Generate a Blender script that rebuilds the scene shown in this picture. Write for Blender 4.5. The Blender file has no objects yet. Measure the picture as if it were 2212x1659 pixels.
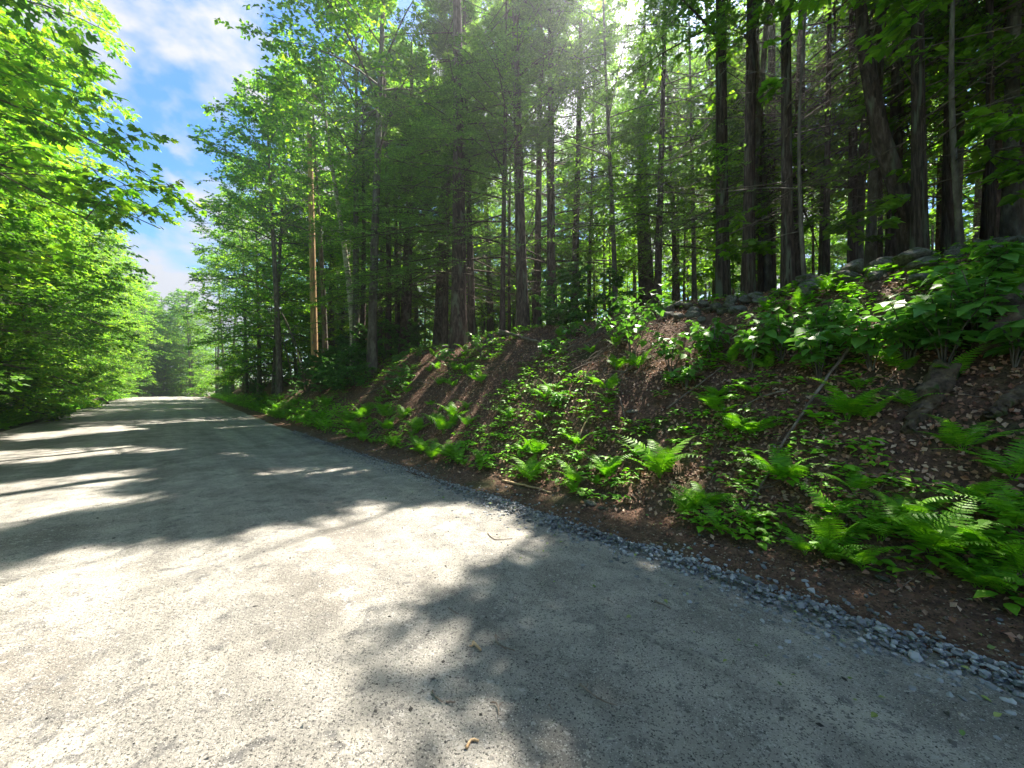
import bpy, math, random
import numpy as np
from mathutils import Vector, Matrix, Euler

random.seed(5)
rng = np.random.default_rng(11)
R = math.radians
scene = bpy.context.scene
C = scene.collection

# ------------------------------------------------------------------ camera, sky, sun, exposure
CAM_H, F, HZ = 1.5, 385.0, 392.0            # lens height, focal length and horizon row for a 1024 x 768 picture
cd = bpy.data.cameras.new("camera"); cam = bpy.data.objects.new("camera", cd); C.objects.link(cam)
cam.location = (0, 0, CAM_H); cam.rotation_euler = (R(90), 0, 0)
cd.sensor_width = 36; cd.lens = 36 * F / 1024; cd.shift_y = (HZ - 384) / 1024
cd.clip_start = 0.05; cd.clip_end = 2000
scene.camera = cam

SUN = Vector((0.558, 1.0, 1.8)).normalized()
SUN_EL = math.asin(SUN.z); SUN_AZ = math.atan2(SUN.x, SUN.y)
w = bpy.data.worlds.new("World"); scene.world = w; w.use_nodes = True
nt = w.node_tree; nt.nodes.clear()
def N(tree, typ, **kw):
    n = tree.nodes.new(typ)
    for k, v in kw.items():
        if k.startswith("i_"):
            n.inputs[k[2:].replace("_", " ")].default_value = v
        else:
            setattr(n, k, v)
    return n
sky = N(nt, "ShaderNodeTexSky", sky_type="NISHITA", sun_disc=False, sun_elevation=SUN_EL, sun_rotation=SUN_AZ,
        air_density=1.0, dust_density=0.25, ozone_density=2.2)
tc = N(nt, "ShaderNodeTexCoord")
mp = N(nt, "ShaderNodeMapping"); mp.inputs["Scale"].default_value = (1, 1, 1.9); mp.inputs["Location"].default_value = (0.35, 0.1, 0.0)
cn = N(nt, "ShaderNodeTexNoise", i_Scale=2.6, i_Detail=7.0, i_Roughness=0.55, i_Distortion=0.25)
rmp = N(nt, "ShaderNodeValToRGB"); rmp.color_ramp.elements[0].position = 0.485; rmp.color_ramp.elements[1].position = 0.565
b1 = N(nt, "ShaderNodeBackground", i_Strength=0.07); b2 = N(nt, "ShaderNodeBackground", i_Strength=0.235)
b2.inputs["Color"].default_value = (0.97, 0.98, 1.0, 1)
hs = N(nt, "ShaderNodeHueSaturation", i_Saturation=1.35)
mx = N(nt, "ShaderNodeMixShader"); wo = N(nt, "ShaderNodeOutputWorld")
L = nt.links.new
L(tc.outputs["Generated"], mp.inputs["Vector"]); L(mp.outputs[0], cn.inputs["Vector"]); L(cn.outputs["Fac"], rmp.inputs[0])
L(sky.outputs[0], hs.inputs["Color"]); L(hs.outputs[0], b1.inputs["Color"])
L(rmp.outputs[0], mx.inputs[0]); L(b1.outputs[0], mx.inputs[1]); L(b2.outputs[0], mx.inputs[2]); L(mx.outputs[0], wo.inputs[0])

sd = bpy.data.lights.new("sun", "SUN"); so = bpy.data.objects.new("sun", sd); C.objects.link(so)
sd.energy = 5.0; sd.angle = R(0.53); sd.color = (1.0, 0.92, 0.79)
so.rotation_euler = SUN.to_track_quat("Z", "Y").to_euler(); so.location = (5, 5, 40)
scene.view_settings.view_transform = "Standard"; scene.view_settings.look = "None"
scene.view_settings.gamma = 1; scene.view_settings.use_curve_mapping = False
scene.view_settings.exposure = 2.02
cy = scene.cycles
cy.max_bounces = 7; cy.diffuse_bounces = 3; cy.glossy_bounces = 2; cy.transmission_bounces = 5; cy.transparent_max_bounces = 4
cy.use_denoising = True; cy.sample_clamp_indirect = 6; cy.caustics_reflective = False; cy.caustics_refractive = False

# ------------------------------------------------------------------ road-aligned coordinates and terrain
SA, CA = math.sin(R(41.3)), math.cos(R(41.3))
def xy(s, t): return -SA * s + CA * t, CA * s + SA * t
def st(x, y): return -SA * x + CA * y, CA * x + SA * y
def hsh(ix, iy, seed):
    h = (ix.astype(np.int64) * 374761393 + iy.astype(np.int64) * 668265263 + seed * 1442695041) & 0xFFFFFFFF
    h = ((h ^ (h >> 13)) * 1274126177) & 0xFFFFFFFF
    return ((h ^ (h >> 16)) & 0xFFFFFF) / float(0xFFFFFF)
def vn(x, y, seed=0):
    x = np.asarray(x, float); y = np.asarray(y, float)
    ix = np.floor(x); iy = np.floor(y); fx = x - ix; fy = y - iy
    fx = fx * fx * (3 - 2 * fx); fy = fy * fy * (3 - 2 * fy)
    a = hsh(ix, iy, seed); b = hsh(ix + 1, iy, seed); c = hsh(ix, iy + 1, seed); d = hsh(ix + 1, iy + 1, seed)
    return (a * (1 - fx) + b * fx) * (1 - fy) + (c * (1 - fx) + d * fx) * fy
def fbm(x, y, seed=0, o=4):
    r = 0; a = 0.5; f = 1.0
    for i in range(o):
        r = r + a * (vn(np.asarray(x) * f, np.asarray(y) * f, seed + i) - 0.5) * 2; a *= 0.5; f *= 2.1
    return r
def sst(a, b, v):
    v = np.clip((np.asarray(v, float) - a) / (b - a), 0, 1); return v * v * (3 - 2 * v)
KT = np.array([-300, -60, -14, -9, -6.5, -5.3, -4.7, -1, 1, 3.1, 3.65, 4.15, 4.9, 5.8, 6.8, 7.6, 8.4, 10, 14, 60, 300], float)
KZ = np.array([-6, -3, -1.0, -.45, -.1, 0.0, 0.0, .05, .05, -.02, 0, .13, .72, 1.55, 2.45, 3.05, 3.4, 3.75, 4.5, 14, 40], float)
def Hst(s, t):
    s = np.asarray(s, float); t = np.asarray(t, float)
    tw = t + 0.25 * fbm(s * .35, t * .1, 31, 2) * sst(3.9, 5, t)
    z = np.interp(tw, KT, KZ)
    bankf = 1 - .35 * sst(26, 50, s) - .25 * sst(50, 90, s)
    z = np.where(t > 3.65, z * bankf, z)
    zr = 0.75 * sst(10, 74, s) - 0.05 * np.clip(s - 76, 0, 60) * sst(76, 90, s)
    nz = sst(3.9, 5.5, t) + sst(-5.2, -7, t)
    z = z + zr + nz * (0.20 * fbm(s * .55, t * .55, 3, 4)) + 0.012 * fbm(s * .8, t * 1.6, 9, 3)
    return z
def Hxy(x, y):
    s, t = st(x, y); return Hst(s, t)
def at(px, py):
    """point of the ground seen at a pixel of the 2212 px wide view of the place"""
    dx = (px / 2.1602 - 512) / F; dz = (HZ - py / 2.1602) / F
    d = 1.0
    while d < 150:
        if CAM_H + dz * d <= float(Hxy(dx * d, d)): break
        d += 0.03 + d * 0.002
    return Vector((dx * d, d, float(Hxy(dx * d, d))))
def on(px, d):
    dx = (px / 2.1602 - 512) / F
    return Vector((dx * d, d, float(Hxy(dx * d, d))))

# ------------------------------------------------------------------ where the sun reaches the road (gaps of the canopy)
def gp(px, py):
    d = CAM_H * F / (py / 2.1602 - HZ); return ((px / 2.1602 - 512) / F * d, d)
GAPS = [[(-900, 1500), (0, 1245), (180, 1180), (420, 1180), (620, 1140), (780, 1095), (900, 1105), (1020, 1065), (1120, 1100), (1240, 1190), (1130, 1225),
         (1000, 1255), (1050, 1290), (930, 1350), (850, 1450), (760, 1520), (800, 1580), (1000, 1600), (1330, 1560), (1400, 1700), (1200, 2400), (-900, 2400)],
        [(-500, 1100), (0, 1050), (330, 1012), (300, 1068), (420, 1080), (150, 1125), (0, 1170), (-500, 1280)],
        [(1320, 1250), (1400, 1250), (1390, 1310), (1310, 1300)], [(1120, 1440), (1200, 1430), (1210, 1500), (1130, 1500)],
        [(-200, 985), (330, 965), (420, 975), (0, 1010), (-200, 1020)], [(430, 985), (560, 975), (540, 992), (440, 998)],
        [(560, 1015), (800, 1005), (760, 1030), (560, 1035)], [(0, 945), (260, 925), (330, 932), (0, 962)],
        [(200, 868), (420, 866), (430, 876), (190, 880)], [(1500, 1190), (1560, 1180), (1580, 1230), (1520, 1240)]]
GAPS = [np.array([gp(*p) for p in g]) for g in GAPS]
SPOTS = []
for px, py, r in [(1130, 990, .5), (1420, 985, .6), (960, 950, .5), (840, 960, .4), (1250, 1000, .4), (1690, 990, .4), (1960, 1130, .6), (2060, 1180, .4),
                  (1180, 700, .5), (1380, 650, .8), (1300, 830, .5), (1100, 880, .45), (1890, 560, .6), (1500, 640, .7), (1560, 640, .4), (1360, 870, .5), (1020, 740, .6),
                  (740, 760, 1.2), (620, 860, .9), (540, 880, 1.0), (1780, 620, .6), (2050, 540, .7), (1440, 720, .5), (1620, 1010, .3), (1480, 1080, .3), (1700, 700, .5), (2080, 800, .5), (2000, 640, .5), (700, 780, 1.3), (860, 750, .9), (960, 760, .8), (1060, 750, .7), (900, 850, .6), (1000, 860, .4), (800, 850, .6), (1150, 830, .45), (2100, 900, .35), (1700, 1120, .3), (1880, 1000, .3)]:
    SPOTS.append((at(px, py), r * 1.45))
_pp = on(681, 6.5 / (CA * (681 / 2.1602 - 512) / F + SA))
_bp = on(765, 7.4 / (CA * (765 / 2.1602 - 512) / F + SA))
for _k in range(1, 8): SPOTS.append((_bp + Vector((0, 0, _k)), .5))
for _k in range(1, 14): SPOTS.append((_pp + Vector((0, 0, _k)), .55))
def lit(P):
    """P (n,3) world points: True where the sunbeam through the point lands on a sunlit patch"""
    P = np.asarray(P, float)
    gx = P[:, 0] - P[:, 2] * SUN.x / SUN.z; gy = P[:, 1] - P[:, 2] * SUN.y / SUN.z
    gx = gx + .5 * (vn(gx * 2.2, gy * 2.2, 70) - .5) + .25 * (vn(gx * 6, gy * 6, 72) - .5); gy = gy + .3 * (vn(gx * 2.2, gy * 2.2, 71) - .5) + .2 * (vn(gx * 6, gy * 6, 73) - .5)
    out = np.zeros(len(P), bool)
    for g in GAPS:
        c = np.zeros(len(P), bool); j = len(g) - 1
        for i in range(len(g)):
            xi, yi = g[i]; xj, yj = g[j]
            cr = ((yi > gy) != (yj > gy)) & (gx < (xj - xi) * (gy - yi) / (yj - yi + 1e-12) + xi)
            c ^= cr; j = i
        out |= c
    for q, r in SPOTS:
        h = P[:, 2] - q.z
        dx = P[:, 0] - h * SUN.x / SUN.z - q.x; dy = P[:, 1] - h * SUN.y / SUN.z - q.y
        out |= (dx * dx + dy * dy < r * r) & (h > .5)
    out |= (vn(gx * 2.3 + 9, gy * 2.3, 77) > .93) & (gy < 14) & (gx > -12) & (gx < 5)
    sg, tg = st(gx, gy)
    out |= (vn(gx * 1.25 + 4, gy * 1.25, 78) > .70) & (tg > 3.6) & (tg < 8.5) & (sg > -3) & (sg < 24)
    out |= (vn(gx * .5 + 4, gy * .5, 79) > .74) & (tg > 8.5) & (tg < 22) & (sg > -6) & (sg < 40)
    out &= P[:, 2] > 4.2
    return out

def in_beam(x, y, z, h):
    """does something of height h standing here block one of the sun patches"""
    for q, r in SPOTS:
        for k_ in (.3, .7, 1.0):
            dz = z + h * k_ - q.z
            if dz > .35 and math.hypot(x - dz * SUN.x / SUN.z - q.x, y - dz * SUN.y / SUN.z - q.y) < r + .45: return True
    return False
# ------------------------------------------------------------------ mesh helpers
class MB:
    def __init__(self): self.V = []; self.F = []; self.n = 0
    def add(self, V, Fs, mat=0):
        V = np.asarray(V, float).reshape(-1, 3)
        for f in (Fs if isinstance(Fs, (list, tuple)) else [Fs]):
            self.F.append((np.asarray(f, int) + self.n, mat))
        self.V.append(V); self.n += len(V)
    def mesh(self, name, mats, smooth=True):
        V = np.concatenate(self.V) if self.V else np.zeros((0, 3))
        me = bpy.data.meshes.new(name)
        sizes = [f.shape[1] for f, _ in self.F for _ in range(1)]
        nf = sum(len(f) for f, _ in self.F)
        loops = np.concatenate([f.ravel() for f, _ in self.F]) if nf else np.zeros(0, int)
        lt = np.concatenate([np.full(len(f), f.shape[1]) for f, _ in self.F]) if nf else np.zeros(0, int)
        ls = np.concatenate([[0], np.cumsum(lt)[:-1]]) if nf else lt
        mi = np.concatenate([np.full(len(f), m) for f, m in self.F]) if nf else lt
        me.vertices.add(len(V)); me.vertices.foreach_set("co", V.ravel())
        me.loops.add(len(loops)); me.loops.foreach_set("vertex_index", loops.astype(np.int32))
        me.polygons.add(nf); me.polygons.foreach_set("loop_start", ls.astype(np.int32))
        me.polygons.foreach_set("loop_total", lt.astype(np.int32))
        for m in (mats if isinstance(mats, (list, tuple)) else [mats]): me.materials.append(m)
        me.polygons.foreach_set("material_index", mi.astype(np.int32))
        me.polygons.foreach_set("use_smooth", np.full(nf, smooth))
        me.update(calc_edges=True); return me
def link(name, me, parent=None, loc=(0, 0, 0), rot=(0, 0, 0), sc=1.0):
    o = bpy.data.objects.new(name, me); C.objects.link(o)
    o.location = loc; o.rotation_euler = rot; o.scale = (sc, sc, sc) if np.isscalar(sc) else sc
    if parent: o.parent = parent
    return o
def tag(o, label=None, cat=None, group=None, kind=None):
    if label: o["label"] = label
    if cat: o["category"] = cat
    if group: o["group"] = group
    if kind: o["kind"] = kind
    return o
def thing(name, label, cat, loc=(0, 0, 0), rz=0.0, sc=1.0, group=None, rot=None):
    return tag(link(name, None, None, loc, rot or (0, 0, rz), sc), label, cat, group)

def nrmz(a): return a / (np.linalg.norm(a, axis=-1, keepdims=True) + 1e-9)
def tubes(P, Rr, k=5, cap=False):
    """P (n,m,3) centre lines, Rr (n,m) radii -> vertices and quads"""
    P = np.asarray(P, float); Rr = np.asarray(Rr, float); n, m, _ = P.shape
    T = nrmz(np.gradient(P, axis=1))
    mt = np.abs(nrmz(P[:, -1] - P[:, 0])[:, 2]) > .8
    ref = np.where(mt[:, None], np.array([1., .2, 0]), np.array([0, 0, 1.]))[:, None, :]
    A = nrmz(np.cross(T, ref)); B = np.cross(T, A)
    a = np.arange(k) * 2 * math.pi / k
    V = P[:, :, None, :] + Rr[:, :, None, None] * (np.cos(a)[None, None, :, None] * A[:, :, None, :] + np.sin(a)[None, None, :, None] * B[:, :, None, :])
    i = (np.arange(n)[:, None, None] * m + np.arange(m - 1)[None, :, None]) * k; j = np.arange(k)[None, None, :]; j2 = (j + 1) % k
    Q = np.stack([i + j, i + j2, i + k + j2, i + k + j], -1).reshape(-1, 4)
    if cap:
        c0 = (np.arange(n)[:, None] * m + (m - 1)) * k + np.arange(k)[None]
        c1 = (np.arange(n)[:, None] * m) * k + np.arange(k)[None, ::-1]
        return V.reshape(-1, 3), [Q, c0, c1]
    return V.reshape(-1, 3), [Q]
def scatter(sv, sf, pos, d, nm, size):
    """copies of a small leaf shape: y of the shape along d, z along nm"""
    d = nrmz(d); x = nrmz(np.cross(d, nm)); z = np.cross(x, d)
    size = np.asarray(size, float)
    if size.ndim == 1: size = size[:, None]
    sv = np.asarray(sv, float)
    V = pos[:, None] + size[:, :, None] * (sv[None, :, 0:1] * x[:, None] + sv[None, :, 1:2] * d[:, None] + sv[None, :, 2:3] * z[:, None])
    off = (np.arange(len(pos)) * len(sv))[:, None, None]
    return V.reshape(-1, 3), [(np.asarray(f)[None] + off).reshape(-1, len(f[0])) for f in sf]

# leaf shapes: y along the leaf, folded a little at the midrib
S_DIAMOND = ([(0, 0, 0), (.33, .42, .09), (0, 1, -.06), (-.33, .42, .09)], [[(0, 1, 2), (0, 2, 3)]])
S_OVATE = ([(0, 0, 0), (.26, .22, .06), (.31, .5, .08), (0, 1, -.12), (-.31, .5, .08), (-.26, .22, .06), (0, .45, 0)],
           [[(0, 1, 6), (1, 2, 6), (2, 3, 6), (3, 4, 6), (4, 5, 6), (5, 0, 6)]])
S_MAPLE = ([(0, 0, 0), (.24, .0, .04), (.52, .30, .05), (.24, .42, .05), (.40, .70, .0), (.16, .66, .04), (0, 1.0, -.1),
            (-.16, .66, .04), (-.40, .70, .0), (-.24, .42, .05), (-.52, .30, .05), (-.24, .0, .04)],
           [[(0, 1, 3), (1, 2, 3), (0, 3, 5), (3, 4, 5), (0, 5, 6), (0, 6, 7), (0, 7, 9), (7, 8, 9), (0, 9, 11), (9, 10, 11)]])
def comb_shape():
    v = []; f = []
    for i, y in enumerate(np.linspace(.12, .84, 3)):
        w_ = .30 * (1.05 - y * .7)
        for sg in (-1, 1):
            b = len(v); v += [(0, y - .10, -.08 * y), (sg * w_, y + .12, -.08 * y + .03), (0, y + .11, -.08 * y)]; f.append((b, b + 1, b + 2))
    return (v, [f])
S_COMB = comb_shape()

# ------------------------------------------------------------------ materials
def mat_new(name):
    m = bpy.data.materials.new(name); m.use_nodes = True; m.node_tree.nodes.clear(); return m, m.node_tree
def ramp(tree, stops):
    r = N(tree, "ShaderNodeValToRGB"); e = r.color_ramp.elements
    while len(e) < len(stops): e.new(.5)
    for q, (p, c) in zip(e, stops): q.position = p; q.color = (*c, 1)
    return r
def leaf_mat(name, cols, trans=.5, tcol=(1.5, 1.7, .5), rough=.5, spec=.35):
    m, t = mat_new(name); L = t.links.new
    g = N(t, "ShaderNodeNewGeometry"); oi = N(t, "ShaderNodeObjectInfo")
    a = N(t, "ShaderNodeMath", operation="ADD"); L(g.outputs["Random Per Island"], a.inputs[0])
    mu = N(t, "ShaderNodeMath", operation="MULTIPLY_ADD"); mu.inputs[1].default_value = .35; mu.inputs[2].default_value = -.17
    L(oi.outputs["Random"], mu.inputs[0]); L(mu.outputs[0], a.inputs[1])
    k = len(cols); rp = ramp(t, [(i / (k - 1), c) for i, c in enumerate(cols)]); L(a.outputs[0], rp.inputs[0])
    tcd = N(t, "ShaderNodeTexCoord"); no = N(t, "ShaderNodeTexNoise", i_Scale=.9, i_Detail=2.0); L(tcd.outputs["Object"], no.inputs["Vector"])
    va = N(t, "ShaderNodeMapRange", i_To_Min=.65, i_To_Max=1.3); va.inputs["From Min"].default_value = .3; va.inputs["From Max"].default_value = .7
    L(no.outputs["Fac"], va.inputs["Value"])
    mc = N(t, "ShaderNodeVectorMath", operation="SCALE"); L(rp.outputs[0], mc.inputs[0]); L(va.outputs[0], mc.inputs["Scale"])
    p = N(t, "ShaderNodeBsdfPrincipled", i_Roughness=rough); p.inputs["Specular IOR Level"].default_value = spec
    L(mc.outputs[0], p.inputs["Base Color"])
    tm = N(t, "ShaderNodeVectorMath", operation="MULTIPLY"); tm.inputs[1].default_value = tcol; L(mc.outputs[0], tm.inputs[0])
    tr = N(t, "ShaderNodeBsdfTranslucent"); L(tm.outputs[0], tr.inputs["Color"])
    mxx = N(t, "ShaderNodeMixShader"); mxx.inputs[0].default_value = trans
    L(p.outputs[0], mxx.inputs[1]); L(tr.outputs[0], mxx.inputs[2])
    o = N(t, "ShaderNodeOutputMaterial"); L(mxx.outputs[0], o.inputs[0]); return m
def rough_mat(name, stops, scale=8.0, rough=.9, bump=.4, stretch=(1, 1, 1), bscale=None, bdist=.01, speck=None, spec=.3, coords="Object"):
    m, t = mat_new(name); L = t.links.new
    tcd = N(t, "ShaderNodeTexCoord"); mpp = N(t, "ShaderNodeMapping"); mpp.inputs["Scale"].default_value = stretch
    L(tcd.outputs[coords], mpp.inputs["Vector"])
    no = N(t, "ShaderNodeTexNoise", i_Scale=scale, i_Detail=8.0, i_Roughness=.62); L(mpp.outputs[0], no.inputs["Vector"])
    rp = ramp(t, stops); L(no.outputs["Fac"], rp.inputs[0]); col = rp.outputs[0]
    if speck:
        for (sc, lo, hi, c) in speck:
            v = N(t, "ShaderNodeTexNoise", i_Scale=sc, i_Detail=3.0); L(mpp.outputs[0], v.inputs["Vector"])
            r2 = N(t, "ShaderNodeMapRange"); r2.inputs["From Min"].default_value = lo; r2.inputs["From Max"].default_value = hi
            L(v.outputs["Fac"], r2.inputs["Value"])
            mi = N(t, "ShaderNodeMix", data_type="RGBA"); L(r2.outputs[0], mi.inputs[0]); L(col, mi.inputs[6]); mi.inputs[7].default_value = (*c, 1)
            col = mi.outputs[2]
    p = N(t, "ShaderNodeBsdfPrincipled", i_Roughness=rough); p.inputs["Specular IOR Level"].default_value = spec
    L(col, p.inputs["Base Color"])
    bn = N(t, "ShaderNodeTexNoise", i_Scale=bscale or scale * 3, i_Detail=6.0, i_Roughness=.7); L(mpp.outputs[0], bn.inputs["Vector"])
    bu = N(t, "ShaderNodeBump", i_Strength=bump, i_Distance=bdist); L(bn.outputs["Fac"], bu.inputs["Height"]); L(bu.outputs[0], p.inputs["Normal"])
    o = N(t, "ShaderNodeOutputMaterial"); L(p.outputs[0], o.inputs[0]); return m

M_MAPLE = leaf_mat("maple_leaf", [(.07, .17, .03), (.12, .28, .035), (.19, .38, .04), (.28, .46, .05), (.34, .44, .07)], .5)
M_BEECH = leaf_mat("beech_leaf", [(.07, .16, .04), (.11, .25, .05), (.18, .34, .05)], .5)
M_UNDER = leaf_mat("understory_leaf", [(.11, .22, .04), (.18, .34, .045), (.28, .46, .06)], .55)
M_NEEDLE = leaf_mat("conifer_needle", [(.11, .19, .055), (.17, .29, .075), (.27, .42, .10)], .5, (1.3, 1.5, .7))
M_FERN = leaf_mat("fern_frond", [(.12, .32, .02), (.18, .43, .02), (.26, .52, .03)], .4, (1.2, 1.4, .5))
M_HOBBLE = leaf_mat("hobblebush_leaf", [(.07, .19, .05), (.10, .27, .06), (.17, .37, .06), (.12, .30, .07)], .35, (1.2, 1.4, .6), rough=.42, spec=.4)
M_LITTER = leaf_mat("dead_leaf", [(.10, .045, .028), (.22, .11, .07), (.36, .20, .13), (.50, .36, .26), (.20, .08, .045), (.44, .24, .14)], .12, (1, .8, .6), rough=.7)
M_GREENBIT = leaf_mat("fallen_green_leaf", [(.12, .22, .06), (.25, .30, .08), (.28, .32, .18)], .2, (1, 1.2, .6))
M_BARK = rough_mat("dark_bark", [(.3, (.035, .024, .02)), (.5, (.10, .07, .058)), (.7, (.22, .17, .145))], 5, .95, 1.0, (3, 3, .7), 14, .05, speck=[(1.6, .56, .66, (.19, .20, .15)), (4, .60, .68, (.05, .035, .03))])
M_BARKG = rough_mat("grey_bark", [(.3, (.06, .05, .04)), (.5, (.14, .12, .10)), (.7, (.28, .26, .22))], 4, .9, .8, (2, 2, .8), 16, .02)
M_DEAD = rough_mat("dead_wood", [(.3, (.07, .05, .038)), (.5, (.16, .125, .10)), (.7, (.30, .25, .21))], 9, .9, .5)
M_PALE = rough_mat("pale_bark", [(.3, (.20, .17, .13)), (.5, (.50, .45, .36)), (.7, (.66, .62, .52))], 4, .85, .6, (2, 2, 1.5), 16, .015, speck=[(5, .60, .66, (.08, .07, .06))])
M_POLE = rough_mat("pole_wood", [(.35, (.20, .10, .045)), (.5, (.52, .32, .16)), (.65, (.66, .46, .26))], 5, .85, .8, (6, 6, .35), 14, .012,
                   speck=[(9, .62, .68, (.06, .035, .02))])
M_LOG = rough_mat("rotten_log", [(.3, (.04, .03, .022)), (.5, (.13, .095, .065)), (.7, (.24, .19, .13))], 6, .95, 1.0, (2, 2, 2), 18, .03,
                  speck=[(3, .56, .66, (.05, .085, .02))])
M_STONE = rough_mat("field_stone", [(.3, (.06, .06, .05)), (.5, (.16, .155, .135)), (.7, (.30, .29, .26))], 4, .9, .9, (1, 1, 1), 12, .03,
                    speck=[(2.2, .52, .62, (.07, .10, .035)), (14, .60, .66, (.05, .045, .04))])
M_GRAVEL = leaf_mat("gravel_stone", [(.09, .098, .108), (.18, .192, .208), (.28, .295, .315), (.42, .43, .445)], 0, rough=.7, spec=.4)
M_PEBBLE = leaf_mat("road_pebble", [(.03, .028, .026), (.07, .065, .06), (.16, .15, .14), (.30, .28, .25), (.5, .47, .42)], 0, rough=.8)
M_SOILB = leaf_mat("soil_crumb", [(.05, .033, .022), (.10, .07, .045), (.17, .13, .09), (.30, .26, .2)], 0, rough=.9)
M_ROAD = rough_mat("packed_gravel", [(.30, (.20, .192, .176)), (.5, (.31, .295, .268)), (.70, (.42, .395, .35))], 3.2, .95, 1.0, (1, 1, 1), 48, .022,
                   speck=[(.9, .50, .66, (.20, .185, .165)), (2.3, .56, .66, (.40, .375, .33)), (9, .58, .70, (.17, .165, .16)), (24, .60, .66, (.38, .365, .34)), (95, .57, .64, (.07, .068, .065)), (38, .60, .68, (.13, .125, .12)), (140, .60, .66, (.52, .50, .46))])
_t = M_ROAD.node_tree; _p = [q for q in _t.nodes if q.type == "BSDF_PRINCIPLED"][0]; _src = _p.inputs["Base Color"].links[0].from_socket
_tc = N(_t, "ShaderNodeTexCoord"); _mp = N(_t, "ShaderNodeMapping"); _mp.inputs["Rotation"].default_value = (0, 0, -R(41.3))
_ms = N(_t, "ShaderNodeMapping"); _ms.inputs["Scale"].default_value = (1.5, .10, 1); _no = N(_t, "ShaderNodeTexNoise", i_Scale=1.0, i_Detail=6.0, i_Roughness=.6)
_mr = N(_t, "ShaderNodeMapRange", i_To_Min=.78, i_To_Max=1.16); _mr.inputs["From Min"].default_value = .38; _mr.inputs["From Max"].default_value = .62
_sc = N(_t, "ShaderNodeVectorMath", operation="SCALE"); _t.links.new(_tc.outputs["Object"], _mp.inputs["Vector"]); _t.links.new(_mp.outputs[0], _ms.inputs["Vector"])
_t.links.new(_ms.outputs[0], _no.inputs["Vector"]); _t.links.new(_no.outputs["Fac"], _mr.inputs["Value"]); _t.links.new(_src, _sc.inputs[0]); _t.links.new(_mr.outputs[0], _sc.inputs["Scale"]); _t.links.new(_sc.outputs[0], _p.inputs["Base Color"])
M_SOIL = rough_mat("forest_floor", [(.3, (.045, .026, .017)), (.5, (.115, .064, .042)), (.7, (.20, .12, .08))], 9, .95, 1.0, (1, 1, 1), 22, .04,
                   speck=[(30, .55, .62, (.17, .10, .065)), (1.1, .55, .7, (.05, .055, .02)), (45, .60, .66, (.03, .018, .012))])
M_MOSSY = rough_mat("grassy_ground", [(.3, (.02, .03, .01)), (.5, (.045, .06, .018)), (.7, (.08, .06, .035))], 6, .95, 1.0, (1, 1, 1), 25, .03)

# ------------------------------------------------------------------ setting: ground sheet, road
def grid(sv, tv, hf):
    S, T = np.meshgrid(sv, tv, indexing="ij"); X, Y = xy(S, T); Z = hf(S, T)
    V = np.stack([X, Y, Z], -1).reshape(-1, 3); a, b = len(sv), len(tv)
    i = (np.arange(a - 1)[:, None] * b + np.arange(b - 1)[None]).ravel()
    return V, np.stack([i, i + b, i + b + 1, i + 1], -1)
sv = np.concatenate([np.arange(-120, -12, 12.), np.arange(-12, -3, .6), np.arange(-3, 16, .11), np.arange(16, 40, .5), np.arange(40, 120, 2.5), np.arange(120, 241, 20)])
tv = np.concatenate([np.arange(-150, -30, 20.), np.arange(-30, -5, 1.), np.arange(-5, 3.6, .5), np.arange(3.6, 10, .1), np.arange(10, 20, .5), np.arange(20, 60, 2.5), np.arange(60, 161, 20)])
def ground_h(S, T):
    z = Hst(S, T); road = sst(-4.75, -4.5, T) * (1 - sst(3.22, 3.40, T))
    z = z + .035 * fbm(S * 4, T * 4, 41, 3) * sst(3.7, 4.6, T)
    return z - .06 * road
V, Q = grid(sv, tv, ground_h)
mb = MB(); left = np.array([st(*V[q[0], :2])[1] < -4.6 for q in Q]) if False else None
tq = st(V[Q[:, 0], 0], V[Q[:, 0], 1])[1]
mb.add(V, Q[tq >= -4.7], 0); mb.F.append((Q[tq < -4.7], 1))
tag(link("ground", mb.mesh("ground", [M_SOIL, M_MOSSY])), "brown leaf covered forest ground rising from the road", kind="structure")
rs = np.concatenate([np.arange(-14, -2, .5), np.arange(-2, 12, .12), np.arange(12, 40, .4), np.arange(40, 120, 1.5)])
rt = np.concatenate([np.arange(-4.75, -2, .25), np.arange(-2, 3.7, .11)])
def road_h(S, T):
    edge = sst(3.34, 3.52, T + .12 * fbm(S * 1.5, S * 0, 8, 3)) + sst(-4.6, -4.75, T)
    rut = -.025 * np.exp(-((T + .4) / .35) ** 2) - .025 * np.exp(-((T - 1.6) / .35) ** 2)
    return Hst(S, T) + .006 + rut + .006 * fbm(S * 7, T * 7, 12, 3) - .05 * edge
V, Q = grid(rs, rt, road_h); mb = MB(); mb.add(V, Q)
tag(link("road", mb.mesh("road", M_ROAD)), "packed grey gravel road running away to the left", kind="structure")

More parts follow.
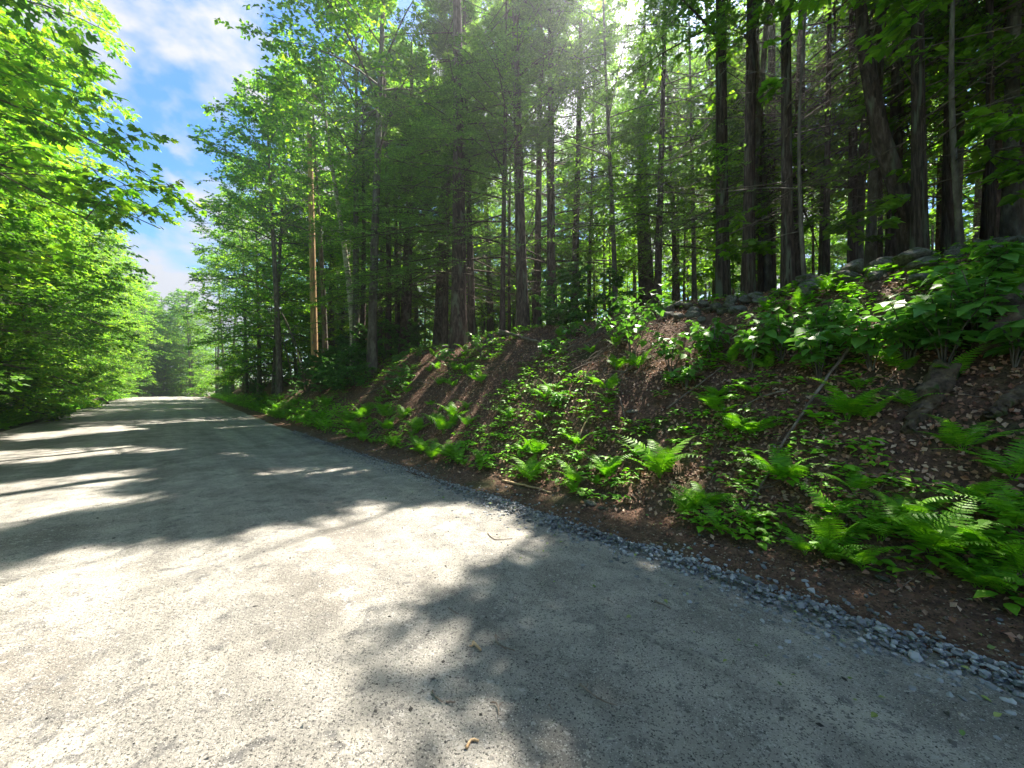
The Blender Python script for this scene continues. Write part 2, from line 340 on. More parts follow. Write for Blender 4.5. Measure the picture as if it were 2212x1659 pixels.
# ------------------------------------------------------------------ gravel, litter, crumbs
PH = (1 + 5 ** .5) / 2
ICO = np.array([(-1, PH, 0), (1, PH, 0), (-1, -PH, 0), (1, -PH, 0), (0, -1, PH), (0, 1, PH), (0, -1, -PH), (0, 1, -PH), (PH, 0, -1), (PH, 0, 1), (-PH, 0, -1), (-PH, 0, 1)]) / 1.9
ICOF = np.array([(0, 11, 5), (0, 5, 1), (0, 1, 7), (0, 7, 10), (0, 10, 11), (1, 5, 9), (5, 11, 4), (11, 10, 2), (10, 7, 6), (7, 1, 8), (3, 9, 4), (3, 4, 2), (3, 2, 6), (3, 6, 8), (3, 8, 9), (4, 9, 5), (2, 4, 11), (6, 2, 10), (8, 6, 7), (9, 8, 1)])
OCT = np.array([(1, 0, 0), (0, 1, 0), (-1, 0, 0), (0, -1, 0), (0, 0, 1), (0, 0, -1.)]); OCTF = np.array([(0, 1, 4), (1, 2, 4), (2, 3, 4), (3, 0, 4), (1, 0, 5), (2, 1, 5), (3, 2, 5), (0, 3, 5)])
def pebbles(base, faces, P, size, flat=.6):
    n = len(P); a = rng.uniform(0, 2 * math.pi, n); j = rng.uniform(.65, 1.25, (n, len(base), 1))
    B = base[None] * j * np.stack([rng.uniform(.7, 1.3, n), rng.uniform(.6, 1.1, n), flat * rng.uniform(.6, 1.2, n)], -1)[:, None]
    tx = rng.uniform(-.6, .6, n)
    y = B[..., 1] * np.cos(tx)[:, None] - B[..., 2] * np.sin(tx)[:, None]; z = B[..., 1] * np.sin(tx)[:, None] + B[..., 2] * np.cos(tx)[:, None]
    x2 = B[..., 0] * np.cos(a)[:, None] - y * np.sin(a)[:, None]; y2 = B[..., 0] * np.sin(a)[:, None] + y * np.cos(a)[:, None]
    V = P[:, None] + np.stack([x2, y2, z], -1) * size[:, None, None]
    return V.reshape(-1, 3), (faces[None] + (np.arange(n) * len(base))[:, None, None]).reshape(-1, 3)
def strew(n, s0, s1, t0, t1, near=True, tpow=None):
    u_ = rng.random(n); s = s0 + (s1 - s0) * (u_ ** 1.6 if near else u_); t = rng.uniform(t0, t1, n)
    return s, t
# the windrow of crushed stone along the road edge
n = 9000; s = -2.0 + 18 * rng.random(n) ** 1.45; wv = .10 * fbm(s * .8, s * 0, 21, 3) - .04
wd = .095 * (1 - .35 * sst(7, 14, s))
q = np.where(rng.random(n) < .27, rng.normal(0, 2.9, n), rng.normal(0, 1, n)); wd = wd * (.6 + .9 * vn(s * 1.3, s * 0 + 3, 22)); t = 3.32 + wv + wd * q
hump = .085 * np.exp(-q ** 2 / 1.2) * rng.random(n)
X, Y = xy(s, t); Z = Hst(s, t) + .006 + hump
gs = rng.uniform(.007, .024, n) * (1 + .5 * (rng.random(n) > .93)); nr = s < 5.5; G3 = np.stack([X, Y, Z], -1)
mb = MB(); mb.add(*pebbles(ICO, ICOF, G3[nr], gs[nr])); mb.add(*pebbles(OCT * .8, OCTF, G3[~nr], gs[~nr]))
tag(link("gravel", mb.mesh("gravel", M_GRAVEL, False)), "ridge of crushed blue grey stone along the road edge", kind="stuff")
# loose bits on the road
n = 17000; r = 1.3 + 6 * rng.random(n) ** 1.5; a = rng.uniform(-1.0, 1.1, n); X = r * np.sin(a); Y = r * np.cos(a)
s, t = st(X, Y); ok = (t > -4.6) & (t < 3.5); X, Y, s, t = X[ok], Y[ok], s[ok], t[ok]
prob = .30 + .70 * sst(1.6, 3.1, t) ; ok = rng.random(len(X)) < prob; X, Y, s, t = X[ok], Y[ok], s[ok], t[ok]
mb = MB(); mb.add(*pebbles(OCT, OCTF, np.stack([X, Y, road_h(s, t) + .001], -1), rng.uniform(.002, .0062, len(X)) * (1 + 1.9 * (rng.random(len(X)) > .95))))
tag(link("pebbles", mb.mesh("pebbles", M_PEBBLE, False)), "loose grit and pebbles lying on the road surface", kind="stuff")
# soil crumbs and small stones on the shoulder
n = 10000; s = -2 + 18 * rng.random(n) ** 1.5; t = 3.5 + np.abs(rng.normal(0, .45, n)); X, Y = xy(s, t)
mb = MB(); mb.add(*pebbles(OCT, OCTF, np.stack([X, Y, ground_h(s, t) + .002], -1), rng.uniform(.004, .012, n) * (1 + 1.3 * (rng.random(n) > .97))))
tag(link("shoulder_rubble", mb.mesh("shoulder_rubble", M_SOILB, False)), "brown crumbs and small stones on the earth shoulder", kind="stuff")
# leaf litter
n = 115000; s = -3 + 26 * rng.random(n) ** 1.5; t = 3.75 + 9 * rng.random(n) ** 1.15
keep = (t > 4.5) | (rng.random(n) < .10 + .6 * sst(3.8, 4.6, t)); keep &= vn(s * 1.6, t * 1.6, 61) + .25 * rng.random(n) > .22
s, t = s[keep], t[keep]; n = len(s)
s2 = rng.uniform(-6, 40, 26000); t2 = rng.uniform(9, 26, 26000); s = np.concatenate([s, s2]); t = np.concatenate([t, t2]); n = len(s)
X, Y = xy(s, t); Z = ground_h(s, t) + rng.uniform(.004, .03, n)
e = .05; gx = (Hxy(X + e, Y) - Hxy(X - e, Y)) / (2 * e); gy = (Hxy(X, Y + e) - Hxy(X, Y - e)) / (2 * e)
nm = np.stack([-gx, -gy, np.ones(n)], -1) + rng.normal(0, .42, (n, 3)); a = rng.uniform(0, 2 * math.pi, n)
d = nrmz(np.cross(nm, np.stack([np.cos(a), np.sin(a), np.zeros(n)], -1)))
S_CURL = ([(0, 0, 0), (.34, .42, .22), (0, 1, .1), (-.34, .42, .2)], [[(0, 1, 2), (0, 2, 3)]])
mb = MB(); mb.add(*scatter(*S_CURL, np.stack([X, Y, Z], -1), d, nm, rng.uniform(.026, .068, n)))
tag(link("leaf_litter", mb.mesh("leaf_litter", M_LITTER, False)), "red brown dead leaves covering the bank and forest floor", kind="stuff")
# green and yellow leaves dropped on road edge
n = 220; s = -1.5 + 8 * rng.random(n); t = rng.uniform(2.2, 4.3, n); X, Y = xy(s, t); Z = np.maximum(road_h(s, t), ground_h(s, t)) + .012 + .04 * (np.abs(t - 3.3) < .2)
nm = np.array([0, 0, 1.]) + rng.normal(0, .25, (n, 3)); a = rng.uniform(0, 6.28, n); d = np.cross(nm, np.stack([np.cos(a), np.sin(a), 0 * a], -1))
mb = MB(); mb.add(*scatter(*S_OVATE, np.stack([X, Y, Z], -1), d, nm, rng.uniform(.015, .045, n)))
tag(link("dropped_leaves", mb.mesh("dropped_leaves", M_GREENBIT, False)), "small pale green leaves dropped along the road edge", kind="stuff")

# ------------------------------------------------------------------ tree generators (arrays in the tree's own space)
def dirv(az, el): return np.stack([np.cos(az) * np.cos(el), np.sin(az) * np.cos(el), np.sin(el)], -1)
def path(b, tau):
    """points of branches at parameters tau (m,) -> (n,m,3)"""
    tau = np.asarray(tau)
    return b["P"][:, None] + b["D"][:, None] * (b["L"][:, None] * tau)[..., None] + np.array([0, 0, -1.]) * (b["dr"][:, None] * b["L"][:, None] * tau ** 2)[..., None]
def spawn(b, k, t0, t1, g, ang=(.6, 1.1), el=(-.1, .3), lf=(.3, .5), taper=.5, droop=.1):
    n = len(b["L"]); tau = t0 + (t1 - t0) * (np.arange(k)[None] + g.uniform(.1, .9, (n, k))) / k
    P = b["P"][:, None] + b["D"][:, None] * (b["L"][:, None] * tau)[..., None] + np.array([0, 0, -1.]) * (b["dr"][:, None] * b["L"][:, None] * tau ** 2)[..., None]
    side = np.where(np.arange(k) % 2 == 0, 1, -1)[None] * np.ones((n, 1))
    az = b["az"][:, None] + side * g.uniform(*ang, (n, k)); e_ = g.uniform(*el, (n, k))
    Ln = b["L"][:, None] * g.uniform(*lf, (n, k)) * (1 - taper * tau)
    az, e_, Ln = az.ravel(), e_.ravel(), Ln.ravel()
    return dict(P=P.reshape(-1, 3), az=az, el=e_, D=dirv(az, e_), L=Ln, dr=np.full(len(az), droop), r=(b["r"][:, None] * .45 * (1 - .5 * tau)).ravel())
def trunk_path(g, Ht, r0, m=14, wander=.25, lean=(0, 0), flare=1.35):
    z = np.linspace(0, 1, m); ph = g.uniform(0, 6.28, 4)
    x = wander * (np.sin(z * 3 + ph[0]) - math.sin(ph[0])) + lean[0] * z; y = wander * (np.sin(z * 2.6 + ph[1]) - math.sin(ph[1])) + lean[1] * z
    P = np.stack([x, y, z * Ht - .35 * (z == 0)], -1); rr = r0 * (1 - .86 * z ** 1.1); rr[0] *= flare; rr[1] *= 1.02
    return P, rr
def ipath(P, h, Ht): 
    q = h / Ht * (len(P) - 1); i = np.clip(q.astype(int), 0, len(P) - 2); f = (q - i)[:, None]; return P[i] * (1 - f) + P[i + 1] * f
def broadleaf(seed, Ht, cb, Rc, r0, nl=22, nsub=7, ntw=7, nlf=9, ls=.11, shape=S_DIAMOND, lean=(0, 0), el=(.15, .9), droopy=.22, sparse=1.0, tw=(.4, .6), wander=.3, bot=.45):
    g = np.random.default_rng(seed); P, rr = trunk_path(g, Ht, r0, wander=wander, lean=lean)
    h = cb + (Ht * .97 - cb) * ((np.arange(nl) + g.random(nl)) / nl); q = (h - cb) / (Ht - cb)
    az = np.arange(nl) * 2.4 + g.uniform(-.5, .5, nl); e_ = el[0] + (el[1] - el[0]) * q + g.uniform(-.15, .15, nl)
    prof = (bot + (1 - bot) * np.sin(np.clip(q * 1.6, 0, 1) * math.pi / 2)) * np.sqrt(np.clip(1.06 - q ** 2.2, 0, 1))
    b = dict(P=ipath(P, h, Ht), az=az, el=e_, D=dirv(az, e_), L=Rc * prof * g.uniform(.75, 1.15, nl), dr=np.full(nl, droopy), r=r0 * .36 * (1 - .6 * q))
    s1 = spawn(b, nsub, .18, 1.0, g, (.35, 1.4), (-.35, .8), (.32, .6), .5, .15)
    s2 = spawn(s1, ntw, .12, 1.0, g, (.4, 1.3), (-.6, .65), tw, .4, .25)
    wood = []
    wood.append((P[None], rr[None], 9)); m = np.linspace(0, 1, 6)
    wood.append((path(b, m), b["r"][:, None] * (1 - .8 * m)[None], 5)); m = np.linspace(0, 1, 3)
    wood.append((path(s1, m), np.maximum(s1["r"], .008)[:, None] * (1 - .8 * m)[None], 3))
    nt_ = len(s2["L"]); tau = (np.arange(nlf)[None] + g.uniform(0, 1, (nt_, nlf))) / nlf
    lp = s2["P"][:, None] + s2["D"][:, None] * (s2["L"][:, None] * tau)[..., None] + np.array([0, 0, -1.]) * (s2["dr"][:, None] * s2["L"][:, None] * tau ** 2)[..., None]
    sd_ = np.where(np.arange(nlf) % 2 == 0, 1, -1)[None] * np.ones((nt_, 1)); laz = s2["az"][:, None] + sd_ * g.uniform(.3, 1.2, (nt_, nlf))
    ld = dirv(laz, g.uniform(-.7, .15, (nt_, nlf))); nmv = np.array([0, 0, 1.]) + g.normal(0, .5, (nt_, nlf, 3))
    lsz = ls * g.uniform(.6, 1.25, (nt_, nlf)); keep = g.random(nt_) < sparse
    cid = np.repeat(np.arange(nt_), nlf)
    kk = keep[cid]
    return dict(wood=wood, tw=s2, cid=cid[kk], lp=lp.reshape(-1, 3)[kk], ld=ld.reshape(-1, 3)[kk], ln=nmv.reshape(-1, 3)[kk], ls=lsz.ravel()[kk], shape=shape, cc=path(s2, [.5])[:, 0], H=Ht, dead=None)
def conifer(seed, Ht, live, Rc, r0, nl=62, nsub=11, nsp=11, ss=.16, ndead=26, lean=(0, 0), deadlen=1.9):
    g = np.random.default_rng(seed); P, rr = trunk_path(g, Ht, r0, wander=.12, lean=lean)
    h = live + (Ht * .985 - live) * ((np.arange(nl) + g.random(nl)) / nl); q = (h - live) / (Ht - live)
    az = np.arange(nl) * 2.4 + g.uniform(-.6, .6, nl); e_ = -.1 + .45 * q + g.uniform(-.12, .12, nl)
    Ln = Rc * (1 - q) ** .75 * g.uniform(.6, 1.15, nl) + .25
    b = dict(P=ipath(P, h, Ht), az=az, el=e_, D=dirv(az, e_), L=Ln, dr=np.full(nl, .14), r=np.full(nl, .022) + .01 * (1 - q))
    s1 = spawn(b, nsub, .12, 1.0, g, (.6, 1.0), (-.2, .1), (.28, .46), .6, .2)
    wood = [(P[None], rr[None], 10)]; m = np.linspace(0, 1, 5)
    wood.append((path(b, m), b["r"][:, None] * (1 - .85 * m)[None], 4))
    nt_ = len(s1["L"]); tau = (np.arange(nsp)[None] + g.uniform(0, 1, (nt_, nsp))) / nsp
    lp = s1["P"][:, None] + s1["D"][:, None] * (s1["L"][:, None] * tau)[..., None] + np.array([0, 0, -1.]) * (s1["dr"][:, None] * s1["L"][:, None] * tau ** 2)[..., None]
    sd_ = np.where(np.arange(nsp) % 2 == 0, 1, -1)[None] * np.ones((nt_, 1)); laz = s1["az"][:, None] + sd_ * g.uniform(.2, .9, (nt_, nsp))
    ld = dirv(laz, g.uniform(-.5, .15, (nt_, nsp))); nmv = np.array([0, 0, 1.]) + g.normal(0, .3, (nt_, nsp, 3))
    # dead lower limbs
    hd = 1.2 + (live + 1.5 - 1.2) * g.random(ndead) ** .8; azd = g.uniform(0, 6.28, ndead); ed = g.uniform(-.25, .35, ndead)
    bd = dict(P=ipath(P, hd, Ht), az=azd, el=ed, D=dirv(azd, ed), L=deadlen * g.uniform(.35, 1.2, ndead), dr=g.uniform(-.1, .35, ndead), r=np.full(ndead, .014))
    sdd = spawn(bd, 5, .25, 1, g, (.3, 1.0), (-.5, .3), (.2, .5), .4, .15); m = np.linspace(0, 1, 6)
    td = spawn(sdd, 3, .2, 1, g, (.3, 1.0), (-.5, .4), (.3, .6), .4, .1)
    dead = [tubes(path(bd, m), bd["r"][:, None] * (1 - .8 * m)[None], 4)]; m = np.linspace(0, 1, 4)
    dead.append(tubes(path(sdd, m), np.maximum(sdd["r"], .005)[:, None] * (1 - .75 * m)[None], 3))
    dead.append(tubes(path(td, m), np.full(len(td["L"]), .0035)[:, None] * (1 - .6 * m)[None], 3))
    return dict(wood=wood, tw=s1, cid=np.repeat(np.arange(nt_), nsp), lp=lp.reshape(-1, 3), ld=ld.reshape(-1, 3), ln=nmv.reshape(-1, 3),
                ls=(ss * g.uniform(.7, 1.3, (nt_, nsp))).ravel(), shape=S_COMB, cc=path(s1, [.5])[:, 0], H=Ht, dead=dead)
def crown_mesh(tr, keep, mats, name="crown", high=None):
    """high: clusters far overhead, kept as fewer, larger leaves"""
    mb = MB(); kc = keep[tr["cid"]]; sz = tr["ls"]
    if high is not None:
        hc = high[tr["cid"]]; kc = kc & (~hc | (rng.random(len(hc)) < .34)); sz = np.where(hc, sz * 1.65, sz)
        if high.all(): high = high.copy()
    mb.add(*scatter(*tr["shape"], tr["lp"][kc], tr["ld"][kc], tr["ln"][kc], sz[kc]), 0)
    kt = keep if high is None else keep & ~high
    tw = tr["tw"]; sub = {k: v[kt] for k, v in tw.items()}
    if len(sub["L"]):
        m = np.linspace(0, 1, 2); mb.add(*tubes(path(sub, m), np.full((len(sub["L"]), 2), .0045) * (1 - .6 * m)[None], 3), 1)
    return mb.mesh(name, mats, False)
TREES = {}
def species(key, gen, bark, leaf, hi=.55, amt=.55, base=.30):
    tr = gen; mb = MB(); c = tr["cc"]; q = c[:, 2] / tr["H"]
    nz = .5 * (vn(c[:, 0] * .8 + c[:, 2] * .37, c[:, 1] * .8 - c[:, 2] * .53, 90) + vn(c[:, 0] * .9 - 7, c[:, 2] * .9, 91)) + .12 * (rng.random(len(c)) - .5)
    thr = np.where(q > hi, amt, base); kp = nz > thr
    ix = np.cumsum(kp) - 1; kc = kp[tr["cid"]]
    tr["cid"] = ix[tr["cid"][kc]]
    for k_ in ("lp", "ld", "ln", "ls"): tr[k_] = tr[k_][kc]
    tr["tw"] = {k_: v[kp] for k_, v in tr["tw"].items()}; tr["cc"] = c[kp]
    mb.add(*tubes(*tr["wood"][0])); tr["trunk_me"] = mb.mesh("trunk", bark); mb = MB()
    for q_ in tr["wood"][1:]: mb.add(*tubes(*q_))
    tr["limb_me"] = mb.mesh("limbs", bark)
    if tr["dead"]:
        mb = MB()
        for v, f in tr["dead"]: mb.add(v, f)
        tr["dead_me"] = mb.mesh("dead_limbs", M_DEAD)
    tr["mats"] = [leaf, bark]; tr["full"] = crown_mesh(tr, np.ones(len(tr["cc"]), bool), tr["mats"]); TREES[key] = tr
n_unique = [0]
def tree(key, loc, rz, sc, name, label, cat="tree", group=None, prune=True, dead=True, thin=None, girth=1.0):
    tr = TREES[key]; o = thing(name, label, cat, loc, rz, sc, group)
    link("trunk", tr["trunk_me"], o, sc=(girth, girth, 1) if girth != 1 and (tr["dead"] or key == "birch") else 1.0)
    me = tr["full"]; lm = tr["limb_me"]
    c, s_ = math.cos(rz), math.sin(rz); cc = tr["cc"] * sc
    W = np.stack([cc[:, 0] * c - cc[:, 1] * s_ + loc[0], cc[:, 0] * s_ + cc[:, 1] * c + loc[1], cc[:, 2] + loc[2]], -1)
    drop = np.zeros(len(W), bool)
    if prune: drop |= lit(W)
    if thin is not None: drop |= thin(W)
    # a twig never hangs into the lens
    drop |= (np.linalg.norm(W - np.array([0, 0, CAM_H]), axis=1) < 2.2)
    if drop.sum() > (.025 if group not in ("conifers deeper in the wood", "broadleaf trees deeper in the wood", "broadleaf trees past the pole") or thin is not None else .12) * len(drop):
        me = crown_mesh(tr, ~drop, tr["mats"], high=(W[:, 2] > 2.6 + 1.12 * np.maximum(W[:, 1], 0)) | (W[:, 1] < 1)); n_unique[0] += 1
        mb = MB()
        for P_, R_, k_ in tr["wood"][1:]:
            q_ = P_[:, -1] * .6 + P_[:, 0] * .4; q_ = q_ * sc; Wq = np.stack([q_[:, 0] * c - q_[:, 1] * s_ + loc[0], q_[:, 0] * s_ + q_[:, 1] * c + loc[1], q_[:, 2] + loc[2]], -1)
            kq = ~lit(Wq)
            if thin is not None: kq &= ~thin(Wq)
            if kq.any(): mb.add(*tubes(P_[kq], R_[kq], min(k_, 4)))
        lm = mb.mesh("limbs", tr["mats"][1])
    tag(link("limbs", lm, o), kind="stuff")
    link("crown", me, o)
    if dead and tr["dead"]: tag(link("dead_limbs", tr["dead_me"], o), kind="stuff")
    return o

species("maple_a", broadleaf(1, 15, .8, 5.0, .15, nl=40, nsub=8, ntw=8, nlf=9, ls=.175, el=(.0, 1.1), droopy=.35, bot=.6), M_BARKG, M_MAPLE, hi=.9, amt=.45, base=.2)
species("maple_b", broadleaf(2, 21, 1.5, 6.0, .2, nl=44, nsub=8, ntw=8, nlf=9, ls=.19, el=(.05, 1.1), droopy=.35, bot=.6), M_BARKG, M_MAPLE, hi=.9, amt=.45, base=.2)
species("beech_a", broadleaf(3, 12, .5, 4.4, .11, nl=36, nsub=8, ntw=8, nlf=9, ls=.15, el=(-.05, .7), droopy=.2, bot=.7), M_BARKG, M_BEECH, hi=.9, amt=.45, base=.2)
species("near_maple", broadleaf(4, 14, 4.6, 6.5, .16, nl=34, nsub=8, ntw=7, nlf=8, ls=.20, shape=S_MAPLE, el=(-.05, .8), droopy=.3, bot=.8), M_BARKG, M_MAPLE, hi=.9, amt=.45, base=.2)
species("forest_broad", broadleaf(5, 18, 3.5, 4.6, .12, nl=34, nsub=7, ntw=8, nlf=9, ls=.17, el=(.05, .9), droopy=.2, bot=.8), M_BARKG, M_UNDER)
species("birch", broadleaf(15, 17, 6, 3.6, .09, nl=26, nsub=7, ntw=7, nlf=8, ls=.17, el=(.2, 1.0), droopy=.2), M_PALE, M_UNDER)
species("sapling_a", broadleaf(6, 7, .7, 2.6, .04, nl=24, nsub=6, ntw=5, nlf=8, ls=.155, el=(0, .6), droopy=.2, wander=.2), M_BARKG, M_UNDER)
species("sapling_b", broadleaf(7, 4.5, .4, 2.1, .028, nl=20, nsub=5, ntw=5, nlf=7, ls=.16, el=(0, .5), droopy=.15, wander=.2), M_BARKG, M_UNDER)
species("bush", broadleaf(8, 1.9, .15, 1.2, .018, nl=16, nsub=4, ntw=5, nlf=7, ls=.135, shape=S_OVATE, el=(.2, .9), droopy=.15, wander=.1), M_BARKG, M_HOBBLE)
species("spruce_a", conifer(11, 22, 6.0, 3.6, .27, nl=80, nsub=10, nsp=11, ss=.25), M_BARK, M_NEEDLE)
species("spruce_b", conifer(12, 20, 7.5, 3.2, .22, nl=66, nsub=10, nsp=10, ss=.25, lean=(.5, .2)), M_BARK, M_NEEDLE)
species("spruce_c", conifer(13, 17, 5.0, 3.0, .15, nl=60, nsub=10, nsp=9, ss=.25, ndead=34), M_BARK, M_NEEDLE)
species("hemlock", conifer(14, 16, 2.4, 4.4, .14, nl=90, nsub=12, nsp=11, ss=.26, ndead=10), M_BARK, M_NEEDLE)
species("pole_tree", conifer(15, 16, 9.5, 2.0, .075, nl=34, nsub=8, nsp=9, ss=.22, ndead=22, deadlen=1.2), M_BARK, M_NEEDLE)

def rz(): return random.uniform(0, 6.28)
# right-hand trees that the view tells apart: (px, distance, species, scale, name, label)
def t_at(px, t):
    """distance along the column px (2212 wide) at which it reaches the offset t from the road"""
    dx = (px / 2.1602 - 512) / F; return t / (CA * dx + SA)
KEY = [
 (990, 8.2, "spruce_a", 1.0, 15, "spruce_tree", "stout dark conifer trunk at the bank edge above the brown leaf slope"),
 (1130, 9.0, "spruce_b", .98, 11.5, "spruce_tree", "dark straight conifer behind the brush pile, second stout trunk past the stout bank edge one"),
 (1192, 10.2, "spruce_b", .92, 9, "spruce_tree", "slimmer conifer trunk just right of the one behind the brush pile"),
 (1240, 11.4, "spruce_c", 1.0, 7, "spruce_tree", "thin near black trunk between the brush pile and the tall leafy sapling"),
 (1400, 14.8, "pole_tree", .9, 15, "spruce_tree", "thickest grey brown conifer trunk directly behind the tall leafy sapling"),
 (1458, 15.6, "pole_tree", .86, 5, "spruce_tree", "slender dark trunk right beside the thickest grey brown trunk"),
 (1562, 10.2, "spruce_a", 1.08, 15, "spruce_tree", "broad reddish dark trunk left in the cluster above the sunlit leaf patch"),
 (1615, 9.8, "spruce_b", 1.05, 14, "spruce_tree", "straight dark trunk right in the cluster above the sunlit leaf patch"),
 (1643, 11.8, "spruce_c", .8, 6, "spruce_tree", "narrow dark trunk just right of the trunk cluster"),
 (1702, 9.4, "spruce_b", 1.0, 13, "spruce_tree", "tall dark trunk leaning slightly right, left of the stone wall"),
 (1784, 11.6, "spruce_c", .95, 7, "spruce_tree", "slim dark trunk behind the left end of the big wall stones"),
 (1842, 12.0, "spruce_b", 1.0, 10, "spruce_tree", "dark trunk behind the middle of the sunlit leaf strip"),
 (1902, 10.6, "pole_tree", 1.1, 5, "spruce_tree", "pale slim trunk just left of the largest right hand trunk"),
 (1986, 9.2, "spruce_a", 1.02, 14, "spruce_tree", "large dark trunk rising behind the big lichen stones of the wall"),
 (2045, 11.2, "spruce_c", 1.2, 10, "spruce_tree", "black trunk just right of the large trunk behind the wall"),
 (2140, 10.0, "spruce_c", 1.1, 8, "spruce_tree", "dark conifer among dead twigs at the far right top"),
 (875, 8.6, "hemlock", 1.0, 11, "hemlock_tree", "green drooping hemlock left of the stout bank edge trunk"),
 (838, 8.0, "pole_tree", 1.1, 6, "birch_like_tree", "pale grey slim trunk running up through the hemlock greenery"),
 (946, 10.2, "spruce_c", 1.0, 9, "spruce_tree", "dark trunk just left of the stout bank edge trunk"),
 (1013, 11.6, "spruce_c", .9, 7, "spruce_tree", "dark trunk just right of the stout bank edge trunk"),
 (765, 7.4, "birch", .95, 6.5, "maple_tree", "whitish trunk with bright leaves right of the utility pole"),
 (782, 7.6, "pole_tree", 1.05, 5, "spruce_tree", "thin dark trunk next to the whitish one right of the pole"),
 (715, 9.4, "hemlock", .85, 7, "hemlock_tree", "bushy hemlock just behind the utility pole"),
 (1085, 8.8, "hemlock", 1.05, 5, "hemlock_tree", "bright feathery hemlock boughs hanging over the brush pile"),
]
R0 = dict(spruce_a=.27, spruce_b=.22, spruce_c=.15, hemlock=.14, pole_tree=.075, forest_broad=.12, birch=.09)
for i, (px, t, key, sc, wpx, nm_, lab) in enumerate(KEY):
    p = on(px, t_at(px, t)); tree(key, p, i * 1.7, sc, nm_, lab, group="trees along the bank top", girth=((wpx * .74 if px > 1500 else wpx) * p.y / F) / (2 * R0[key] * sc * .93))
# the fork beside the large right-hand trunk
p = on(1975, t_at(1975, 9.8)); mb = MB()
P = np.array([[(.0, 0, -.3), (-.15, 0, 1.0), (-.5, .1, 2.4), (-.8, .1, 4.0), (-.9, .2, 6.5)]]); mb.add(*tubes(P, np.array([[.17, .15, .13, .10, .05]]), 8))
o = thing("dead_tree", "leaning black forked stem hugging the large trunk behind the wall", "tree", p); link("trunk", mb.mesh("trunk", M_BARK), o)

# outside the picture on the right and above: the same row goes on past the camera
for i, (s, t, key, sc) in enumerate([(-2.5, 10.5, "spruce_a", 1), (-6, 9.5, "spruce_b", 1), (0.5, 13.5, "spruce_a", .95), (-4, 14, "forest_broad", 1.05), (-1.0, 8.9, "forest_broad", .85),
                                     (3.6, 13.5, "spruce_b", 1.0), (-9, 12, "hemlock", 1.1), (-8, 8.5, "maple_a", 1.0)]):
    x, y = xy(s, t); tree(key, (x, y, float(Hst(s, t))), rz(), sc, "forest_tree", girth=.6, label="forest tree standing on the bank at the right edge, its boughs shading the road", group="trees past the right edge")
# broadleaf crowns between the conifers, leaves lit from behind
BL = [(1740, 8.9, "sapling_a", 1.0, "leafy sapling left of the stone wall reaching over the bushes"), (1880, 10.8, "forest_broad", .75, "backlit broadleaf tree behind the wall stones"),
      (2080, 9.2, "sapling_a", 1.1, "broadleaf sapling with big leaves over the right end of the wall"), (1500, 14, "forest_broad", .72, "backlit broadleaf tree behind the trunk cluster"),
      (1330, 11.5, "forest_broad", .8, "backlit broadleaf tree behind the thickest trunk"), (1660, 12.0, "forest_broad", .85, "bright broadleaf tree in the gap left of the leaning dark trunk"),
      (2180, 10.6, "forest_broad", .8, "broadleaf tree above the far right dead twigs"), (1980, 13, "forest_broad", .95, "broadleaf tree behind the large right hand trunk"),
      (1780, 14, "forest_broad", 1.0, "tall broadleaf tree behind the left end of the wall"), (1560, 15, "forest_broad", 1.0, "tall broadleaf tree far behind the trunk cluster"),
      (1200, 13, "forest_broad", .95, "tall broadleaf tree behind the brush pile trunks"), (1060, 13, "maple_b", .9, "large maple behind the bright feathery hemlock"),
      (1620, 11.2, "forest_broad", .8, "broadleaf tree filling the gap behind the trunk cluster"), (1720, 12.4, "hemlock", 1.0, "hemlock behind the dark trunk leaning slightly right"), (1850, 12.2, "forest_broad", .85, "broadleaf tree behind the sunlit leaf strip"),
      (1930, 11.6, "hemlock", .95, "dark hemlock left of the large trunk behind the wall"), (2060, 11.8, "forest_broad", .8, "broadleaf tree right of the large trunk behind the wall"), (2140, 12.5, "hemlock", 1.0, "dark hemlock at the far right behind dead twigs"),
      (1420, 12.2, "hemlock", .9, "hemlock just right of the thickest trunk"), (2200, 12.8, "forest_broad", 1.0, "broadleaf tree at the top right corner"),
      (640, 9.0, "maple_a", .95, "bright green maple left of the utility pole"), (740, 10.5, "maple_b", .9, "tall maple behind the utility pole"), (600, 8.0, "beech_a", .95, "dark beech over the leaning bare saplings"),
      (680, 8.2, "maple_a", 1.1, "maple whose leaves hide the top of the utility pole"), (820, 10.0, "maple_b", .85, "maple between the pole and the hemlocks"),
      (900, 12.5, "maple_b", .95, "tall bright maple behind the hemlocks"), (860, 9.6, "hemlock", 1.15, "tall hemlock behind the pale grey slim trunk"), (1020, 9.9, "hemlock", 1.2, "tall hemlock behind the stout bank edge trunk"),
      (960, 9.3, "hemlock", 1.1, "hemlock standing over the stout bank edge trunk's left side"), (1160, 11.5, "hemlock", 1.2, "dense hemlock behind the brush pile")]
for px, t, key, sc, lab in BL:
    p = on(px, t_at(px, t)); tree(key, p, rz(), sc, "broadleaf_tree", lab, group="broadleaf trees among the conifers")
